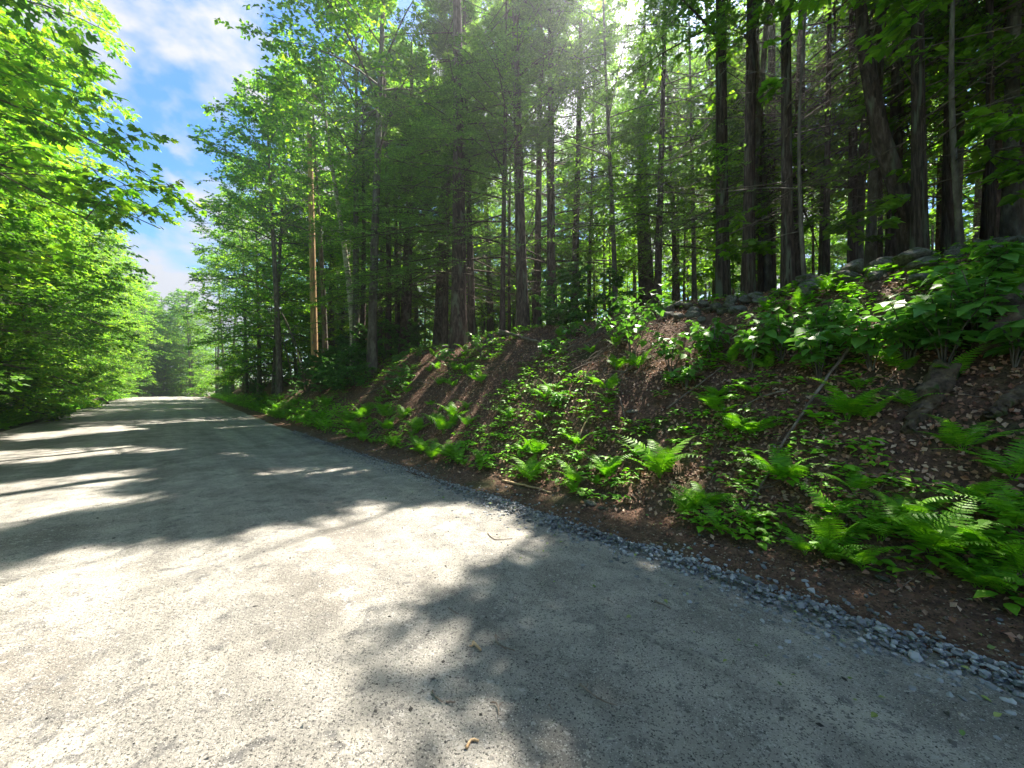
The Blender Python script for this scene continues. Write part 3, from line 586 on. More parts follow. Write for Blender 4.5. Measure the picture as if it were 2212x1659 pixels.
# deeper forest, trunks one behind the other
pts = [tuple(o.location[:2]) for o in C.objects if o.parent is None and o.get("category") == "tree"]
def far_enough(x, y, dmin): return all((x - a) ** 2 + (y - b) ** 2 > dmin * dmin for a, b in pts)
cnt = 0; tries = 0
g = random.Random(3)
while cnt < 96 and tries < 6000:
    tries += 1; t = 11.0 + 13 * g.random(); s = g.uniform(-18, 60); x, y = xy(s, t)
    if y < 5 or abs(x / y) > 1.5 or not far_enough(x, y, 1.7): continue
    pts.append((x, y)); z = float(Hst(s, t)); r = g.random()
    key = "pole_tree" if r < .62 else "spruce_c" if r < .75 else "forest_broad" if r < .93 else "hemlock"
    conif = key != "forest_broad"
    tree(key, (x, y, z), g.uniform(0, 6.28), g.uniform(.75, 1.0), "forest_tree", "slender dark conifer trunk deep in the wood behind the bank trees" if conif else "broadleaf tree deep in the wood, leaves lit from behind",
         group="conifers deeper in the wood" if conif else "broadleaf trees deeper in the wood")
    cnt += 1
cnt = 0; tries = 0
while cnt < 130 and tries < 6000:
    tries += 1; t = 13 + 28 * g.random() ** .8; s = g.uniform(-26, 66); x, y = xy(s, t)
    if y < 7 or abs(x / y) > 1.45 or not far_enough(x, y, 1.4): continue
    pts.append((x, y)); r = g.random(); key = "pole_tree" if (r < .42 and t > 16) else g.choice(["sapling_a", "sapling_a", "sapling_b"])
    sc = g.uniform(.6, .8) if key == "pole_tree" else g.uniform(.9, 1.4) * (1 if t < 22 else 1.35)
    tree(key, (x, y, float(Hst(s, t))), g.uniform(0, 6.28), sc, "forest_tree" if key == "pole_tree" else "sapling", "thin bare trunk far back in the sunlit part of the wood" if key == "pole_tree" else "sunlit leafy sapling between the trunks of the wood",
         group="thin trunks far back in the wood" if key == "pole_tree" else "understory saplings", prune=False)
    cnt += 1

# right side of the road further away: the bright broadleaf wall past the pole
RP = ["pale trunked one beside the pole", "first one beyond the pole", "leaning over just past the pole", "high crowned one before the pole", "set back above the first two", "third along the road side", "fourth along the road side", "set back behind the fourth", "fifth along the road side", "sixth along the road side",
      "seventh along the road side", "last small one near the crest", "set back near it", "tallest one behind the bare saplings", "set back halfway to the crest", "rising beyond the crest on the right", "set back near the crest"]
for i, (s, t, key, sc) in enumerate([(20.6, 7.2, "maple_b", .98), (27.5, 7.6, "maple_b", .95), (29.5, 5.3, "maple_b", 1.0), (17.2, 6.7, "maple_b", 1.08), (33, 5.6, "maple_b", .95), (39, 5.5, "maple_b", .9), (46, 5.4, "maple_b", .9), (45, 11, "maple_b", 1.0), (53, 6.0, "maple_b", .85),
                                     (60, 5.6, "maple_b", .9), (68, 5.4, "maple_b", .9), (76, 5.2, "maple_b", .9), (34, 12, "maple_b", .95), (24, 11, "maple_b", .9), (55, 12, "maple_b", .9), (84, 5.5, "maple_a", .9), (66, 12, "maple_b", .9)]):
    x, y = xy(s, t); tree(key, (x, y, float(Hst(s, t))), rz(), sc, "broadleaf_tree", f"broadleaf tree right of the road near the pole, {RP[i]}", group="broadleaf trees past the pole", thin=(lambda W: W[:, 2] < 11.5) if i < 4 else None)
# left wall of the road
k = 0
ORD = ["nearest", "second", "third", "fourth", "fifth", "sixth", "seventh", "eighth", "ninth", "tenth", "eleventh", "twelfth", "thirteenth", "fourteenth", "fifteenth", "sixteenth", "seventeenth", "eighteenth", "nineteenth", "last"]
for i, s in enumerate(list(np.arange(15, 92, 4.2))):
    for row, t0 in enumerate((-7.4, -11.5)):
        t = t0 + random.uniform(-.8, .8); key = ("maple_a", "beech_a", "maple_b")[i % 3] if row == 0 else "maple_b"
        sc = random.uniform(.95, 1.15) if row == 0 else random.uniform(.95, 1.1)
        x, y = xy(s + random.uniform(-1, 1), t)
        tree(key, (x, y, float(Hst(s, t))), rz(), sc, "broadleaf_tree", f"broadleaf tree beside the left verge, {ORD[i]} from the viewer" if row == 0 else "leafy broadleaf tree standing behind the first row left of the road",
             group="broadleaf trees along the left verge" if row == 0 else "second row of trees left of the road")
for s, t, key, sc, lab in [(7.6, -7.4, "near_maple", 1.0, "nearest maple at top left, big bright leaves reaching over the road"), (12, -7.8, "near_maple", 1.0, "maple behind the nearest one, dark drooping sprays against the sky"),
                      (14.5, -6.7, "near_maple", 1.05, "maple stretching dark sprays over the road into the sky gap"), (4.5, -7.5, "maple_a", 1.0, "maple just outside the left edge beside the nearest maple"), (18, -6.4, "beech_a", 1.0, "low spreading beech at the left edge above the grassy verge"),
                      (21, -8, "maple_b", 1.0, "tall maple rising over the low spreading beech"), (26, -7, "maple_b", 1.0, "tall maple leaning towards the sky gap on the left")]:
    x, y = xy(s, t); tree(key, (x, y, float(Hst(s, t))), 1.1 + s, sc, "maple_tree", lab, group="nearest trees left of the road", prune=False)
# trees closing the view beyond the crest
for i, (s, t) in enumerate([(98, -7), (100, -3), (102, 1), (107, -5), (108, 0), (95, -11), (114, -2), (114, 3), (93, -5.5), (104, -1), (97, 2.5), (99, -1.5), (101, 3), (96, -5), (118, 6), (118, -6), (121, 0)]):
    x, y = xy(s, t); tree(("maple_b", "maple_b", "beech_a")[i % 3], (x, y, float(Hst(s, t)) - .3), rz(), random.uniform(.9, 1.1), "broadleaf_tree", "distant broadleaf tree closing the road beyond its crest", group="trees beyond the crest")

# distant wood, one mass of leaves
n = 100000; s = rng.uniform(-60, 150, n); right = rng.random(n) < .62
t = np.where(right, rng.uniform(44, 70, n), rng.uniform(-40, -17, n)); e_ = rng.random(n) < .15; s = np.where(e_, rng.uniform(116, 135, n), s); t = np.where(e_, rng.uniform(-30, 14, n), t); hh = rng.random(n) ** .8 * np.where(right & ~e_, 21, 17)
keep = vn(s * .22, t * .22 + hh * .25, 5) + .5 * vn(s * .6, hh * .6, 6) > .52; s, t, hh = s[keep], t[keep], hh[keep]; n = len(s)
X, Y = xy(s, t); nm = np.array([0, 0, 1.]) + rng.normal(0, .6, (n, 3)); a = rng.uniform(0, 6.28, n); d = dirv(a, rng.uniform(-.6, .2, n))
mb = MB(); mb.add(*scatter(*S_DIAMOND, np.stack([X, Y, Hst(s, t) + hh], -1), d, nm, rng.uniform(.42, .85, n)))
tag(link("distant_woods", mb.mesh("distant_woods", M_BEECH, False)), "far green mass of the wood behind the nearer trees", kind="stuff")

# ------------------------------------------------------------------ utility pole
p = on(681, t_at(681, 6.5)); mb = MB(); zz = np.linspace(-.3, 15.5, 12)
o = thing("utility_pole", "tan wooden utility pole standing on the bank, top lost in leaves", "pole", p, rot=(0, R(-1.3), 0))
P = np.stack([0 * zz, 0 * zz, zz], -1)[None]; mb.add(*tubes(P, np.linspace(.21, .14, 12)[None], 16, True)); link("shaft", mb.mesh("shaft", M_POLE), o)
M_METAL = rough_mat("dull_metal", [(.4, (.25, .25, .25)), (.6, (.35, .35, .35))], 5, .5, .1)
mb = MB(); P = np.array([[(0, -.205, 2.3), (0, -.205, 2.44)]]); mb.add(*tubes(P, np.full((1, 2), .03), 4, True)); link("tag_plate", mb.mesh("tag_plate", M_METAL, False), o)

# ------------------------------------------------------------------ stone wall
def stone_mesh(seed):
    import bmesh
    bm = bmesh.new(); bmesh.ops.create_icosphere(bm, subdivisions=3, radius=1)
    g = np.random.default_rng(seed); pl = nrmz(g.normal(0, 1, (13, 3))); dd = g.uniform(.5, .85, 13)
    for v in bm.verts:
        c = np.array(v.co)
        for q_, d_ in zip(pl, dd):
            e_ = c @ q_ - d_
            if e_ > 0: c = c - q_ * e_ * .96
        v.co = Vector(c)
    me = bpy.data.meshes.new("stone"); bm.to_mesh(me); bm.free(); me.materials.append(M_STONE)
    me.polygons.foreach_set("use_smooth", [False] * len(me.polygons)); return me
STONES = [stone_mesh(i) for i in range(7)]
x0, y0 = xy(2, 7.9)
wall = thing("stone_wall", "tumbled old wall of lichen covered field stones along the bank top", "stone wall", (x0, y0, float(Hst(2, 7.9))))
def put_stone(p, r, parent, name="stone", flat=.55):
    o = link(name, random.choice(STONES), parent, Vector(p) - (parent.location if parent else Vector()), (random.uniform(-.25, .25), random.uniform(-.25, .25), rz()),
             (r * random.uniform(.85, 1.3), r * random.uniform(.7, 1), r * flat * random.uniform(.8, 1.3))); return o
s = -5.5
while s < 16:
    r = random.uniform(.15, .27) * (1.0 if s < 6 else .85); t = 7.85 + random.uniform(-.2, .2); x, y = xy(s, t); z = float(Hst(s, t))
    if s > 4 and random.random() < .7: s += r * 2.6; continue
    put_stone((x, y, z + r * (.22 if s < 5 else .05)), r, wall)
    if random.random() < (.75 if s < 4.5 else .2):
        x, y = xy(s + random.uniform(-.1, .2), t + .1); put_stone((x, y, z + r * .95), r * random.uniform(.7, .95), wall)
    if random.random() < .45 and s < 5:
        x, y = xy(s, t - .45); put_stone((x, y, float(Hst(s, t - .45)) + .05), r * .7, wall)
    if random.random() < .5:
        x, y = xy(s, t + .45); put_stone((x, y, float(Hst(s, t + .45)) + .1), r * .9, wall)
    s += r * 1.75
for px, py, r, lab in [(1275, 1090, .09, "flat pale stone on the earth shoulder below the ferns"), (1298, 1102, .045, "small tan stone beside the flat pale one on the shoulder"),
                       (905, 1008, .045, "small white stone at the foot of the far ferns"), (1365, 895, .10, "grey stone tip poking from the leaf litter mid bank"),
                       (1905, 1255, .05, "pale yellowish stone on the right shoulder below the big fern"), (1790, 1120, .03, "small pale stone in the litter right of centre"),
                       (870, 1003, .03, "little white pebble left of the white stone"), (1780, 1230, .03, "small rounded stone beside the gravel ridge")]:
    p = at(px, py); o = put_stone(p + Vector((0, 0, r * .2)), r, None, "stone", .5); tag(o, lab, "stone")

# ------------------------------------------------------------------ sticks, logs, roots
def curve_tube(pts, r0, r1, sub=4, wob=.0, k=6, seed=0):
    P = np.array([tuple(p) for p in pts], float); n = len(P); u_ = np.linspace(0, n - 1, (n - 1) * sub + 1); i = np.clip(u_.astype(int), 0, n - 2); f = (u_ - i)[:, None]
    p0 = P[np.maximum(i - 1, 0)]; p1 = P[i]; p2 = P[i + 1]; p3 = P[np.minimum(i + 2, n - 1)]
    Q_ = .5 * (2 * p1 + (p2 - p0) * f + (2 * p0 - 5 * p1 + 4 * p2 - p3) * f ** 2 + (3 * p1 - p0 - 3 * p2 + p3) * f ** 3)
    g = np.random.default_rng(seed); Q_ = Q_ + g.normal(0, wob, Q_.shape) * np.r_[0, np.ones(len(Q_) - 2), 0][:, None]
    return tubes(Q_[None], np.linspace(r0, r1, len(Q_))[None] * g.uniform(.88, 1.12, (1, len(Q_))), k, True)
def stick(pixels, r0, r1, label, name="stick", mat=None, lift=.02, sides=(), cat="stick", wob=.004):
    lift = max(lift, .014); r0 *= 1.45; r1 *= 1.45
    pts = [at(*q[:2]) + Vector((0, 0, lift + (q[2] if len(q) > 2 else 0))) for q in pixels]; base = pts[0].copy()
    o = thing(name, label, cat, base); mb = MB(); mb.add(*curve_tube([q - base for q in pts], r0, r1, 5, wob, 6, len(bpy.data.objects)))
    link("stem", mb.mesh("stem", mat or M_DEAD), o)
    for sd_ in sides:
        q = [at(*a[:2]) + Vector((0, 0, lift)) - base for a in sd_]; mb = MB(); mb.add(*curve_tube(q, r1 * 1.1, r1 * .5, 4, wob, 5, 3)); link("side_twig", mb.mesh("side_twig", mat or M_DEAD), o)
    return o
def c7(x, y): return ((1024 + x / 2.16) / 1.3888, (1536 + y / 2.16) / 1.3888)
M_TAN = rough_mat("peeled_twig", [(.4, (.38, .24, .12)), (.6, (.55, .40, .24))], 20, .8, .3)
stick([c7(1000, 820), c7(1010, 870), c7(1050, 890), c7(1125, 935)], .0045, .002, "grey forked twig in the middle of the road shadow", sides=[[c7(1008, 872), c7(1040, 910), c7(1072, 935)], [c7(1003, 825), c7(1030, 845), c7(1075, 848)]], lift=.004, wob=.001)
stick([c7(855, 862), c7(880, 895), c7(905, 932)], .006, .004, "short pale peeled twig at the shadow edge on the road", mat=M_TAN, sides=[[c7(858, 875), c7(845, 885), c7(828, 897)]], lift=.005, wob=.001)
stick([c7(592, 1178), c7(612, 1220), c7(655, 1270)], .004, .002, "brown curved twig left of the big road shadow tip", lift=.004, wob=.001)
stick([c7(678, 1265), c7(705, 1280), c7(738, 1285)], .003, .002, "tiny brown twig end beside the curved brown twig", lift=.004, wob=.001)
stick([c7(1545, 1158), c7(1590, 1180), c7(1630, 1225), c7(1690, 1265), c7(1790, 1300)], .004, .0018, "long thin forked twig at the sunlit edge right of centre", sides=[[c7(1592, 1182), c7(1596, 1165), c7(1594, 1145)], [c7(1625, 1218), c7(1640, 1225), c7(1655, 1240)]], lift=.004, wob=.001)
stick([c7(808, 1580), c7(840, 1545), c7(890, 1508)], .005, .003, "pale straight twig at the very bottom of the view", mat=M_TAN, lift=.005, wob=.001)
stick([c7(965, 1272), c7(1000, 1285), c7(1018, 1305), c7(1018, 1335)], .0025, .0015, "small y shaped twig at the tip of the road shadow", sides=[[c7(1018, 1303), c7(1035, 1285), c7(1055, 1272)]], lift=.004, wob=.001)
stick([c7(695, 650), c7(725, 665), c7(760, 685)], .0035, .002, "short dark twig above the pale peeled twig", lift=.004, wob=.001)
stick([c7(950, 150), c7(970, 178), c7(1010, 190), c7(1110, 182)], .004, .002, "thin bent twig in the far bright part of the road near the gravel", lift=.004, wob=.001)
stick([c7(2030, 590), c7(2080, 622), c7(2135, 645)], .005, .002, "grey twig in the shade near the gravel ridge", lift=.004, wob=.001)
stick([c7(1345, 1285), c7(1370, 1312)], .003, .002, "stub of twig just below the road shadow", lift=.004, wob=.001)
stick([(1835, 800, .25), (1790, 850, .18), (1745, 905, .12), (1690, 985, .08), (1655, 1050, .05), (1600, 1135, .02)], .013, .006, "long straight dead branch lying down the bank from the dark hollow", sides=[[(1745, 905), (1740, 880), (1745, 850)]])
stick([(1700, 868, .1), (1640, 880, .06), (1590, 900, .05), (1560, 918, .03)], .009, .004, "thin dead branch lying across the ferns below the big leaves")
stick([(1085, 1042), (1120, 1050), (1150, 1056), (1190, 1068)], .014, .008, "bare brown stick on the shoulder under the large fern", mat=M_TAN)
stick([(1280, 905, .03), (1262, 935, .08), (1240, 985, .02)], .010, .006, "pale broken stick standing out of the leaf litter", mat=M_TAN)
stick([(1350, 935, .18), (1340, 905, .25), (1330, 880, .15)], .008, .004, "thin upright dead twig mid bank")
stick([(790, 860, .1), (860, 830, .1), (930, 835, .05)], .018, .008, "dead branch on the litter below the bushes right of the pole")
stick([(1440, 900, .06), (1500, 860, .12), (1560, 830, .2)], .010, .005, "grey dead branch rising towards the big leaves")
stick([(560, 770, .0), (600, 800, .05), (640, 850, .05)], .03, .015, "bare dead branch leaning at the bank foot left of the pole")
# rotten stump leg and roots under the hobblebush
def logp(pixels, r0, r1, label, name, cat, k=9, lift=0, mat=None):
    pts = [at(*q[:2]) + Vector((0, 0, lift + (q[2] if len(q) > 2 else 0))) for q in pixels]; base = pts[0].copy()
    o = thing(name, label, cat, base); mb = MB(); V_, F_ = curve_tube([q - base for q in pts], r0, r1, 9, .006, 16, 9); gn = np.stack([vn(V_[:, 0] * 14 + 3, V_[:, 1] * 14 + V_[:, 2] * 9, 50 + i) - .5 for i in range(3)], -1)
    g2 = np.stack([vn(V_[:, 0] * 45, V_[:, 2] * 45 + V_[:, 1] * 30, 60 + i) - .5 for i in range(3)], -1); mb.add(V_ + gn * r1 * .8 + g2 * r1 * .28, F_); link("log", mb.mesh("log", mat or M_LOG), o); return o
logp([(1958, 940, .03), (1985, 905, .05), (2010, 880, .08), (2045, 830, .10)], .055, .11, "rotten leaning stump below the big hanging leaves on the right", "stump", "stump")
logp([(2130, 925, .03), (2155, 915, .09), (2180, 890, .09), (2215, 865, .05)], .04, .06, "curved mossy root at the right edge of the bank", "root", "root")
logp([(2120, 800, .25), (2170, 745, .25), (2230, 690, .25)], .09, .13, "mossy fallen log slanting up at the right edge under the leaves", "log", "log")
logp([(196, 876, .10), (207, 873, .35), (218, 871, .40), (232, 873, .1)], .14, .10, "weathered driftwood like log end at the left road edge", "log", "log", mat=M_DEAD)
logp([(1080, 735, .3), (1130, 745, .2), (1170, 750, .1)], .05, .03, "dead log lying at the top of the bank beside the stout trunk", "log", "log", mat=M_DEAD)
# leaning orange-lit dead stem right of the pole
p = on(800, t_at(800, 8.6)); mb = MB(); mb.add(*curve_tube([(.1, 0, -.2), (-.15, 0, .8), (-.42, .1, 2.2), (-.55, .1, 3.4)], .09, .05, 5, .01, 8, 2))
o = thing("dead_tree", "short leaning dead stem with tan wood right of the pole", "tree", p); link("trunk", mb.mesh("trunk", M_TAN), o)
# leaning bare saplings left of the pole
g = random.Random(9)
for i in range(16):
    px = 520 + i * 9.5 + g.uniform(-6, 6); p = on(px, t_at(px, 5.6 + g.random() * 2.4)); h = g.uniform(4.0, 7.5)
    lx = -g.uniform(.8, 2.4); mb = MB(); mb.add(*curve_tube([(0, 0, -.2), (lx * .2, 0, h * .35), (lx * .55, -.1, h * .7), (lx, -.2, h)], g.uniform(.03, .055), .012, 5, .012, 6, i))
    o = thing("bare_sapling", "thin bare sapling leaning left over the bank beside the dark broadleaf wall", "sapling", p, group="leaning bare saplings left of the pole"); link("trunk", mb.mesh("trunk", M_DEAD if i % 3 == 0 else M_BARKG), o)
# brush pile of thin dead twigs
p0 = at(1250, 790); o = thing("brush_pile", "tangle of thin grey dead twigs on the upper bank under the hemlock", "brush pile", p0)
for i in range(70):
    q = at(1250 + g.gauss(0, 75), 775 + g.gauss(0, 42)) - p0; a = g.uniform(0, 6.28); Ln = g.uniform(.35, 1.3)
    dx, dy = math.cos(a) * Ln, math.sin(a) * Ln * .5; wpt = p0 + q
    pts = [wpt + Vector((dx * f, dy * f, 0)) for f in (-.5, -.15, .2, .5)]
    pts = [Vector((v.x, v.y, float(Hxy(v.x, v.y)) + .03 + g.random() * .22)) - p0 for v in pts]
    mb = MB(); mb.add(*curve_tube(pts, g.uniform(.005, .010), .003, 3, .006, 4, i)); link("twig", mb.mesh("twig", M_DEAD), o)
# more litter twigs: one scatter
mb = MB()
for i in range(420):
    s = -2 + 18 * g.random() ** 1.3; t = g.uniform(4.0, 10); x, y = xy(s, t); a = g.uniform(0, 6.28); Ln = g.uniform(.12, .5)
    pts = []
    for f in (-.5, 0, .5):
        X_, Y_ = x + math.cos(a) * Ln * f, y + math.sin(a) * Ln * f; pts.append((X_, Y_, float(Hxy(X_, Y_)) + .02 + g.random() * .04))
    mb.add(*curve_tube(pts, .004, .002, 2, .003, 4, i))
tag(link("fallen_twigs", mb.mesh("fallen_twigs", M_DEAD)), "small dead twigs strewn over the leaf litter", kind="stuff")

# ------------------------------------------------------------------ ferns
def pinna():
    n = 8; v = [(0, 0, 0)]; ys = np.linspace(.06, .97, n); f = []
    for i, y in enumerate(ys):
        wd_ = .115 * (1 - y ** 2.2) ** .7 * (1.18 if i % 2 == 0 else .72) + .006; v += [(wd_, y, .02 - .10 * y * y), (-wd_, y, .02 - .10 * y * y)]
    v.append((0, 1, -.12)); f.append((0, 1, 2))
    q = [(1 + 2 * i, 3 + 2 * i, 4 + 2 * i, 2 + 2 * i) for i in range(n - 1)]; f.append((2 * n - 1, 2 * n + 1, 2 * n))
    return v, [f, q]
S_PINNA = pinna()
def frond_mesh(seed, npair=18, arch=.45, width=.22):
    g = np.random.default_rng(seed); tau = np.linspace(.14, .985, npair)
    def rp(t): return np.stack([.03 * np.sin(t * 3 + seed), t * (1 - .12 * t), arch * (t * .9 - t ** 2 * 1.15)], -1)
    def tg(t): return nrmz(rp(t + .01) - rp(t - .01))
    P = rp(tau); T = tg(tau); Nn = nrmz(np.cross(np.array([1., 0, 0]), T)); X_ = np.cross(T, Nn)
    ln = width * np.sin(np.clip((tau + .13) / .55, 0, 1) * math.pi / 2) * (1.02 - tau ** 1.7) + .008
    mb = MB(); m = np.linspace(0, 1, 12); mb.add(*tubes(rp(m)[None], (.006 * (1 - .8 * m))[None], 4))
    for sg in (-1, 1):
        d = sg * X_ * 1.0 + T * .38 + g.normal(0, .05, P.shape) + np.array([0, 0, -.12]); mb.add(*scatter(*S_PINNA, P, d, Nn + g.normal(0, .1, P.shape), ln * g.uniform(.92, 1.06, npair)))
    return mb.mesh("frond", M_FERN, False)
FRONDS = [frond_mesh(1), frond_mesh(2, 17, .6, .21), frond_mesh(3, 19, .4, .24), frond_mesh(4, 16, .75, .22)]
def fern(p, L_, n, label, group=None, az0=None, el=(.45, 1.0), spread=6.28):
    o = thing("fern", label, "fern", p, 0, 1.0, group); a0 = az0 if az0 is not None else random.uniform(0, 6.28)
    for i in range(n):
        az = a0 + spread * (i + random.uniform(-.3, .3)) / n; e_ = random.uniform(*el)
        link("frond", random.choice(FRONDS), o, (0, 0, .005), (e_, random.uniform(-.25, .25), az - math.pi / 2), L_ * random.uniform(.75, 1.15))
    return o
FERNS = [(1145, 1035, .58, 8, "large bright fern arching over the bare stick on the shoulder"), (1425, 1030, .62, 9, "tallest bright fern at the bank foot right of the flat pale stone"),
 (1310, 1030, .42, 6, "medium fern between the two large ones at the bank foot"), (975, 985, .50, 8, "bright fern at the bank foot just past the small white stone"), (905, 968, .45, 7, "bright fern left of the one past the white stone"),
 (845, 960, .48, 8, "sunny fern at the road edge midway to the pole"), (785, 948, .42, 7, "fern left of the sunny midway one"), (1690, 1040, .45, 7, "bright fern standing beside the long straight dead branch"),
 (2010, 1190, .52, 7, "widest lime green fern at the lower right"), (1900, 1170, .42, 5, "lime fern overlapping the widest one from its left"), (2120, 1270, .34, 5, "shaded fern at the right edge under the widest fern"),
 (2200, 1240, .38, 5, "fern touching the right edge of the view near the gravel"), (1480, 1110, .36, 6, "small fern low on the shoulder under the tallest bright fern"), (1620, 935, .42, 6, "fern below the thin dead branch mid bank"),
 (1830, 900, .50, 7, "dark fern arching in front of the black hollow"), (1580, 930, .40, 6, "fern just left of the one below the thin dead branch"), (1800, 1215, .30, 6, "small fern on the soil left of the widest fern"),
 (1740, 1195, .28, 5, "tiny fern nearest the gravel left of the widest fern"), (2080, 975, .40, 6, "pale yellow green fern right of the rotten stump"), (2190, 1040, .45, 6, "fern at the right edge above the leaf litter"),
 (2190, 1150, .40, 6, "yellow green fern at the right edge above the shaded fern"), (1540, 880, .38, 6, "fern on the mid bank under the big leaf mass"), (1760, 760, .40, 5, "small dark fern among the big leaves"),
 (1380, 790, .45, 6, "fern under the tall leafy sapling"), (1580, 780, .35, 5, "fern tucked left of the hanging big leaves"), (1250, 960, .33, 5, "small fern above the large fern on litter"),
 (1100, 900, .30, 5, "small lone fern on the brown leaf slope"), (1310, 870, .28, 5, "pale little fern at mid bank left of the grey stone tip"), (1040, 1000, .35, 6, "fern tuft just right of the white stone ferns"),
 (1240, 1060, .26, 5, "low fern under the left side of the flat stone"), (1620, 1130, .26, 5, "tiny fern at the lower end of the long dead branch"), (1940, 800, .35, 5, "fern behind the hanging big leaves")]
for px, py, L_, n_, lab in FERNS: fern(at(px, py + 8), L_ * 1.3, n_ + 1, lab, "ferns on the bank")
g = random.Random(21)
for i in range(48):
    s = g.uniform(7, 34); t = 3.95 + abs(g.gauss(0, .55)); x, y = xy(s, t)
    fern((x, y, float(Hst(s, t))), g.uniform(.6, .9), 6, "sunny fern in the strip along the foot of the far bank", "ferns along the far bank foot")
for i in range(95):
    s = -1 + 15 * g.random() ** 1.2; t = 4.0 + 3.6 * g.random() ** 1.3; x, y = xy(s, t)
    fern((x, y, float(Hst(s, t))), g.uniform(.25, .6), g.choice([3, 4, 5, 6]), "small young fern scattered in the leaf litter of the bank", "young ferns in the litter")

# ------------------------------------------------------------------ large leaved shrubs (each near leaf its own part)
def big_leaf(kind, seed):
    g = np.random.default_rng(seed)
    if kind == "lobed":
        out = [(0, 0), (.14, -.05), (.34, .06), (.52, .30), (.56, .48), (.36, .47), (.30, .60), (.16, .78), (0, 1.0)]
    else:
        out = [(0, 0), (.16, -.06), (.34, .05), (.42, .24), (.42, .45), (.33, .65), (.18, .84), (.06, .96), (0, 1.05)]
    Rr_ = [(x * (1 + g.normal(0, .03)), y) for x, y in out]; v = []; f = []
    for x, y in Rr_: v.append((x, y, .10 * x - .22 * y * y + .03 * math.sin(y * 14) * x))
    for x, y in Rr_[1:-1]: v.append((-x, y, .10 * x - .22 * y * y + .03 * math.sin(y * 14) * x))
    mid = []
    for y in (.2, .5, .78): mid.append(len(v)); v.append((0, y, -.22 * y * y - .025))
    nR = len(Rr_); Ri = list(range(nR)); Li = [0] + list(range(nR, nR + nR - 2)) + [nR - 1]
    def side(I, flip):
        seq = [0, mid[0], mid[1], mid[2], nR - 1]
        fs = []; bounds = [(0, 0, 3), (1, 3, 5), (2, 5, 7), (3, 7, 8)]
        near_mid = lambda k_: mid[0] if Rr_[k_][1] < .35 else mid[1] if Rr_[k_][1] < .64 else mid[2]
        for k_ in range(nR - 1):
            a_, b_ = near_mid(k_), near_mid(k_ + 1); fs.append((I[k_], I[k_ + 1], b_))
            if a_ != b_: fs.append((I[k_], b_, a_))
        return [t_[::-1] for t_ in fs] if flip else fs
    f = side(Ri, False) + side(Li, True)
    mb = MB(); mb.add(v, [np.array(f)]); mb.add(*tubes(np.array([[(0, -.45, .12), (0, -.2, .05), (0, .02, 0)]]), np.full((1, 3), .012), 3)); return mb.mesh("leaf", M_HOBBLE, True)
LEAVES = [big_leaf("lobed", 1), big_leaf("lobed", 2), big_leaf("ovate", 3), big_leaf("ovate", 4)]
def shrub(p, h, nst, npair, ls, label, group, kinds=(0, 1, 2, 3), toward=None, seedv=0, lean=.5):
    g = random.Random(seedv); o = thing("hobblebush", label, "shrub", p, 0, 1.0, group)
    for k_ in range(nst):
        a = g.uniform(0, 6.28) if toward is None else toward + g.uniform(-1.2, 1.2); r_ = h * lean * g.uniform(.4, 1.3); hh_ = h * g.uniform(.65, 1.1)
        tip = Vector((math.cos(a) * r_, math.sin(a) * r_, hh_)); P = [Vector((0, 0, -.08)), Vector((tip.x * .25, tip.y * .25, hh_ * .4)), Vector((tip.x * .6, tip.y * .6, hh_ * .78)), tip]
        mb = MB(); mb.add(*curve_tube(P, .009, .004, 3, .004, 5, k_)); link("stem", mb.mesh("stem", M_BARKG), o)
        for j in range(npair):
            f = .35 + .65 * (j + .5) / npair; q = f * 3; i = min(int(q), 2); c = P[i].lerp(P[i + 1], q - i)
            for sg in (0, math.pi):
                az = a + j * 1.57 + sg + g.uniform(-.4, .4); L_ = ls * g.uniform(.45, 1.25); off = .4 * L_
                pos = c + Vector((math.cos(az) * off, math.sin(az) * off, .0))
                link("leaf", LEAVES[g.choice(kinds)], o, pos, (g.uniform(-.75, .15), g.uniform(-.45, .45), az - math.pi / 2), L_)
        link("leaf", LEAVES[g.choice(kinds)], o, tip, (g.uniform(-.3, .3), 0, a - math.pi / 2), ls)
    return o
